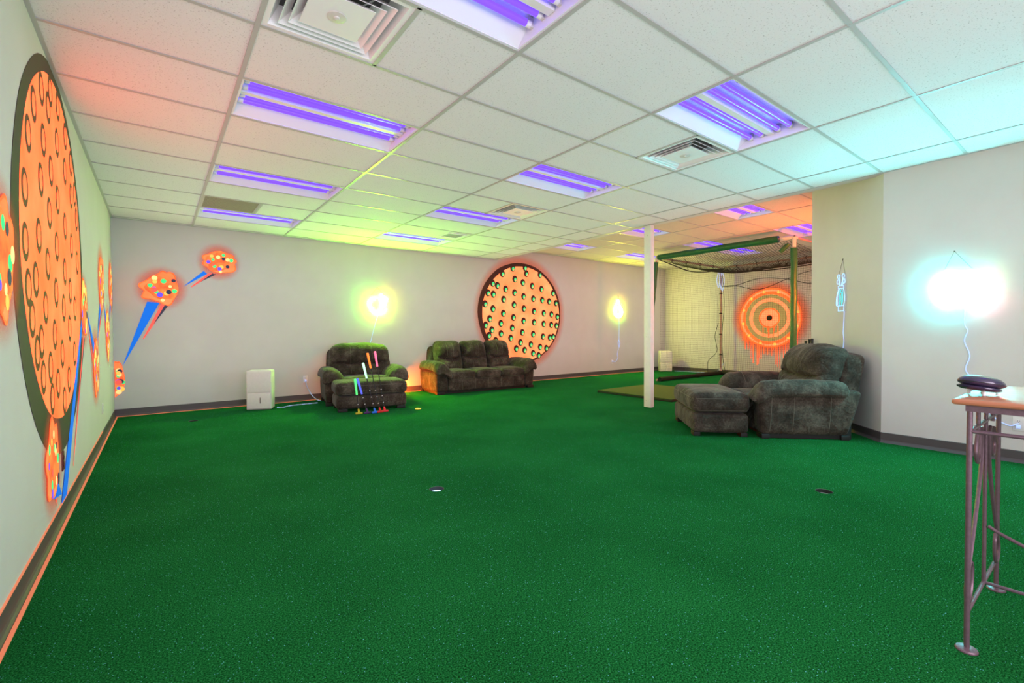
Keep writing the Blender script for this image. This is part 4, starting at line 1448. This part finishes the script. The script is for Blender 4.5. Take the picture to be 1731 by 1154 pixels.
def back_net(u, v):
    y = CY0 + (CY1 - CY0) * u
    return (CX1 - 0.10 - 0.10 * math.sin(PI * v) + 0.02 * math.sin(9 * u), y, 0.06 + (CZ - 0.16) * v)


def left_net(u, v):
    return (CX0 + (CX1 - 0.1 - CX0) * u, CY1 - 0.05 - 0.05 * math.sin(PI * v), 0.06 + (CZ - 0.14) * v)


def right_net(u, v):
    return (CX0 + (CX1 - 0.1 - CX0) * u, CY0 + 0.05 + 0.05 * math.sin(PI * v), 0.06 + (CZ - 0.14) * v)


def top_net(u, v):
    sag = 0.30 * math.sin(PI * min(1, max(0, u))) ** 0.7 * (0.35 + 0.65 * math.sin(PI * v) ** 0.8)
    return (CX0 + 0.05 + (CX1 - 0.12 - CX0) * u, CY0 + 0.05 + (CY1 - CY0 - 0.1) * v, CZ - 0.04 - sag - 0.02 * math.sin(11 * v))


net_sheet(back_net, 60, 54).build('back_netting', M['net'], cg, stuff=True)
net_sheet(left_net, 52, 50, 0.0014).build('side_netting', M['net'], cg, stuff=True)
net_sheet(right_net, 52, 50, 0.0014).build('side_netting', M['net'], cg, stuff=True)
net_sheet(top_net, 50, 54, 0.0034, 18).build('roof_netting', M['net'], cg, stuff=True)
# gathered netting along the edge of the roof and on the floor
gp = [cp_(CX0 + (CX1 - CX0) * t, CY1 - 0.06 - 0.03 * math.sin(9 * t), CZ - 0.05 - 0.16 * math.sin(PI * t)) for t in [i / 20 for i in range(21)]]
MB().tube(gp, 0.012, 6).build('net_edge_rope', M['net'], cg)
gp = [cp_(CX1 - 0.10, CY1 - (CY1 - CY0) * t, CZ - 0.07 - 0.14 * math.sin(PI * t) ** 0.8) for t in [i / 20 for i in range(21)]]
MB().tube(gp, 0.012, 6).build('net_edge_rope', M['net'], cg)
rr = random.Random(3)
M['net_bunch'] = mat('bunched_dark_green_net', (0.006, 0.014, 0.008), 0.9)
gp = [cp_(CX0 + (CX1 - CX0) * t, CY1 - 0.07 + rr.uniform(-0.02, 0.02), 0.05) for t in [i / 16 for i in range(17)]]
MB().tube(gp, [0.05 * rr.uniform(0.7, 1.1) for _ in gp], 8).build('gathered_netting', M['net_bunch'], cg)
gp = [cp_(CX1 - 0.12 + rr.uniform(-0.03, 0.03), CY1 - (CY1 - CY0) * t, 0.045) for t in [i / 16 for i in range(17)]]
MB().tube(gp, [0.045 * rr.uniform(0.7, 1.2) for _ in gp], 8).build('gathered_netting', M['net_bunch'], cg)


def tie(x, y, z, L, ax):
    mb = MB()
    if ax == 'x':
        mb.tube([cp_(x, y + 0.03 * math.cos(a), z + 0.03 * math.sin(a)) for a in [k * PI / 5 for k in range(10)]], 0.008, 5, closed=True)
    else:
        mb.tube([cp_(x + 0.03 * math.cos(a), y, z + 0.03 * math.sin(a)) for a in [k * PI / 5 for k in range(10)]], 0.008, 5, closed=True)
    mb.tube([cp_(x, y, z - 0.03), cp_(x + 0.02, y - 0.04, z - 0.03 - L)], 0.006, 5)
    mb.tube([cp_(x, y, z + 0.02), cp_(x - 0.05, y + 0.03, z + 0.02 + L * 0.4)], 0.005, 5)
    return mb.build('cable_tie', M['black'], cg)


for x in (9.6, 10.2, 10.8, 11.4):
    tie(x, CY1, CZ, 0.12 + 0.05 * math.sin(x * 7), 'x')
for y in (6.0, 5.5, 5.0, 4.4, 3.9):
    tie(CX1, y, CZ, 0.10 + 0.06 * math.sin(y * 5), 'y')
for z in (2.12, 1.60, 1.05, 0.52):
    MB().tube([cp_(CX1 + 0.03 * math.cos(a), CY1 + 0.03 * math.sin(a), z) for a in [k * PI / 5 for k in range(10)]], 0.014, 6, closed=True).build('pole_strap', M['black'], cg)
MB().tube(smooth_path([cp_(CX1 - 0.02, CY1 - 0.05, CZ - 0.2), cp_(CX1 - 0.06, CY1 - 0.12, 1.9), cp_(CX1 - 0.04, CY1 - 0.06, 1.0), cp_(CX1 - 0.05, CY1 - 0.09, 0.4), cp_(CX1 - 0.06, CY1 - 0.16, 0.06)]), 0.006, 6).build('loose_rope', M['net'], cg)
MB().tube(smooth_path([cp_(CX1 - 0.05, CY1 + 0.04, 1.35), cp_(CX1 - 0.10, CY1 + 0.10, 1.0), cp_(CX1 - 0.08, CY1 + 0.06, 0.6), cp_(CX1 - 0.25, CY1 + 0.20, 0.35), cp_(CX1 - 0.28, CY1 + 0.2, 0.03)]), 0.006, 6).build('loose_rope', M['net'], cg)
# two ropes looping through the back net
for sg in (1, -1):
    MB().tube(smooth_path([cp_(CX1 - 0.16, 6.30, 2.28), cp_(CX1 - 0.18, 5.95, 2.28), cp_(CX1 - 0.2, 5.35, 2.27 + 0.13 * sg), cp_(CX1 - 0.2, 4.72, 2.33), cp_(CX1 - 0.2, 4.2, 2.33 - 0.14 * sg), cp_(CX1 - 0.18, 3.7, 2.36)]), 0.007, 6).build('loose_rope', M['net'], cg)
# pale cord bundle at the top of the rear pole
for k, dx in enumerate((-0.035, 0.03, 0.055)):
    MB().tube(smooth_path([cp_(CX1 - 0.05, CY1 - dx, CZ - 0.10), cp_(CX1 - 0.06, CY1 - dx * 2.2, CZ - 0.32), cp_(CX1 - 0.05, CY1 - dx * 1.2, CZ - 0.52 - 0.05 * k), cp_(CX1 - 0.06, CY1, CZ - 0.35), cp_(CX1 - 0.05, CY1, CZ - 0.12)]), 0.010, 6).build('cord_bundle', M['cord'], cg)

# black clubs standing behind the right armchair
for k, (x, y, tilt, h) in enumerate(((6.75, 2.52, 0.01, 1.00), (6.69, 2.455, 0.01, 1.02), (6.64, 2.405, 0.01, 1.03))):
    c = empty('golf_club', (x, y, 0))
    tag(c, ('leftmost of three black club handles sticking up behind the right armchair', 'middle of three black club handles sticking up behind the right armchair', 'rightmost of three black club handles sticking up behind the right armchair')[k], 'golf club', 'clubs leaning behind the right armchair')
    MB().tube([(0, 0, 0.02), (tilt, 0, h - 0.25)], 0.006, 8).build('shaft', M['black'], c)
    MB().tube([(tilt, 0, h - 0.25), (tilt * 1.2, 0, h)], [0.010, 0.016], 10).build('grip', M['black'], c)
    v, f = soft_box(0.09, 0.03, 0.04, 0.012, 3, 2, 2)
    MB().add([(a, b2, z + 0.021) for a, b2, z in v], f).build('head', M['black'], c)

# ------------------------------------------------------------------ console table
def wood():
    m, nt, b = new_mat('brown_wood_top')
    tc = N(nt, 'ShaderNodeTexCoord')
    mp = N(nt, 'ShaderNodeMapping')
    mp.inputs['Scale'].default_value = (14, 1.2, 14)
    nt.links.new(tc.outputs['Object'], mp.inputs[0])
    n = N(nt, 'ShaderNodeTexNoise', Scale=3.0, Detail=5.0, Distortion=0.8)
    nt.links.new(mp.outputs[0], n.inputs['Vector'])
    nt.links.new(ramp(nt, n.outputs['Fac'], [(0.3, (0.36, 0.13, 0.065)), (0.7, (0.46, 0.19, 0.10))]), b.inputs['Base Color'])
    b.inputs['Roughness'].default_value = 0.42
    b.inputs['Coat Weight'].default_value = 0.1
    return m


M['wood'] = wood()
tb = empty('console_table', (2.57, -0.38, 0))
tag(tb, 'console table with wooden top and scrolled dark iron legs at right edge', 'table')
TX0, TX1, TY0, TY1 = -0.32, 0.31, -0.70, 0.70     # leg positions about the centre
ZT = 0.885
v, f = soft_box(0.69, 1.49, 0.020, 0.0095, 4, 4, 2)
MB().add([(x - 0.002, y, z + ZT - 0.010) for x, y, z in v], f).build('tabletop', M['wood'], tb, angle=60)
ap = MB()
z0, z1 = ZT - 0.042, ZT - 0.021
for x in (TX0, TX1):
    ap.box((x - 0.010, TY0 - 0.010, z0), (x + 0.010, TY1 + 0.010, z1))
for y in (TY0, TY1):
    ap.box((TX0, y - 0.010, z0), (TX1, y + 0.010, z1))
ap.build('apron', M['iron'], tb, False)
for x in (TX0, TX1):
    for y in (TY0, TY1):
        o = MB().tube([(x, y, 0.012), (x, y, z0)], 0.0082, 12).build('leg', M['iron'], tb)
        MB().lathe([(0.031, 0.0), (0.031, 0.004), (0.028, 0.008), (0.010, 0.012)], 22, (x, y, 0)).build('foot_disc', M['iron'], o)
ZR, ZL = 0.773, 0.135
for y in (TY0, TY1):
    MB().tube([(TX0, y, ZR), (TX1, y, ZR)], 0.0066, 10).build('upper_rail', M['iron'], tb)
    MB().tube([(TX0, y, ZL), (TX1, y, ZL)], 0.0066, 10).build('lower_rail', M['iron'], tb)
    for x in (-0.16, 0.0, 0.15):
        MB().tube([(x, y, ZR - 0.02 if x else ZL), (x, y, z0)], 0.0066, 10).build('spindle', M['iron'], tb)
    for sx in (-1, 1):
        sc = [(sx * 0.11, 0.735), (sx * 0.135, 0.665), (sx * 0.105, 0.625), (sx * 0.065, 0.64), (sx * 0.05, 0.70), (sx * 0.035, 0.745), (sx * 0.012, 0.72), (sx * 0.02, 0.62), (sx * 0.08, 0.50), (sx * 0.16, 0.38), (sx * 0.24, 0.27), (sx * 0.285, 0.20), (sx * 0.27, 0.155), (sx * 0.225, 0.15), (sx * 0.19, 0.19), (sx * 0.185, 0.25), (sx * 0.205, 0.275)]
        MB().tube([(x, y - 0.008 * sx, z) for x, z, _ in smooth_path(sc, 5)], 0.0066, 8).build('scroll', M['iron'], tb)
for x in (TX0, TX1):
    MB().tube([(x, TY0, ZR), (x, TY1, ZR)], 0.0066, 10).build('side_rail', M['iron'], tb)
MB().tube([(0, TY0, ZL), (0, TY1, ZL)], 0.0066, 10).build('stretcher', M['iron'], tb)
for sy in (-1, 1):
    MB().tube(smooth_path([(0, sy * 0.69, 0.36), (0, sy * 0.62, 0.325), (0, sy * 0.3, 0.20), (0, sy * 0.1, ZL + 0.02)]), 0.0066, 10).build('stretcher_brace', M['iron'], tb)

# dark domed case lying tilted on the table end
M['case'] = mat('dark_glossy_shell', (0.035, 0.022, 0.055), 0.22, col2=(0.022, 0.022, 0.05), scale=12, coat=0.5)
M['case_pattern'] = mat('pale_mottled_pattern', (0.02, 0.05, 0.05), 0.4, col2=(0.32, 0.42, 0.30), scale=34)
cs = empty('domed_case', (2.425, 0.318, ZT + 0.001), math.radians(-37))
KS, KZ = 0.51, 0.63
tag(cs, 'dark glossy domed case with patterned top lying tilted on end of the wooden table', 'case')
til = math.radians(9)


def tl(vs, dz):
    return [(KS * (x * math.cos(til) + z * math.sin(til)), KS * y, -KS * x * math.sin(til) + KZ * z * math.cos(til) + dz * 0.85) for x, y, z in vs]


def oval(prof, n=36, ax=1.0, ay=0.85):
    mb = MB().lathe(prof, n)
    return [(x * ax, y * ay, z) for x, y, z in mb.v], mb.f


v, f = oval([(0.02, 0.0), (0.10, 0.002), (0.128, 0.012), (0.130, 0.020), (0.120, 0.026), (0.02, 0.028)])
MB().add(tl([(x - 0.012, y, z) for x, y, z in v], 0.016), f).build('lower_shell', M['case'], cs, angle=60)
v, f = oval([(0.02, 0.026), (0.115, 0.028), (0.135, 0.038), (0.139, 0.048), (0.130, 0.064), (0.108, 0.077), (0.07, 0.086), (0.03, 0.0895), (0.001, 0.090)])
sh = MB().add(tl(v, 0.016), f).build('upper_shell', M['case'], cs, angle=60)
v, f = oval([(0.105, 0.0785), (0.09, 0.083), (0.06, 0.0885), (0.02, 0.0915), (0.001, 0.092)])
MB().add(tl(v, 0.016), f).build('patterned_top', M['case_pattern'], cs, angle=60)
v, f = oval([(0.1395, 0.046), (0.1405, 0.048), (0.1395, 0.050)])
MB().add(tl(v, 0.016), f).build('rim_seam', M['black'], cs)
for x, h in ((-0.015, 0.015), (0.035, 0.008)):
    for y in (-0.028, 0.028):
        MB().lathe([(0.005, 0.0), (0.005, h)], 10, (x, y, 0)).build('foot', M['cup_white'], cs)
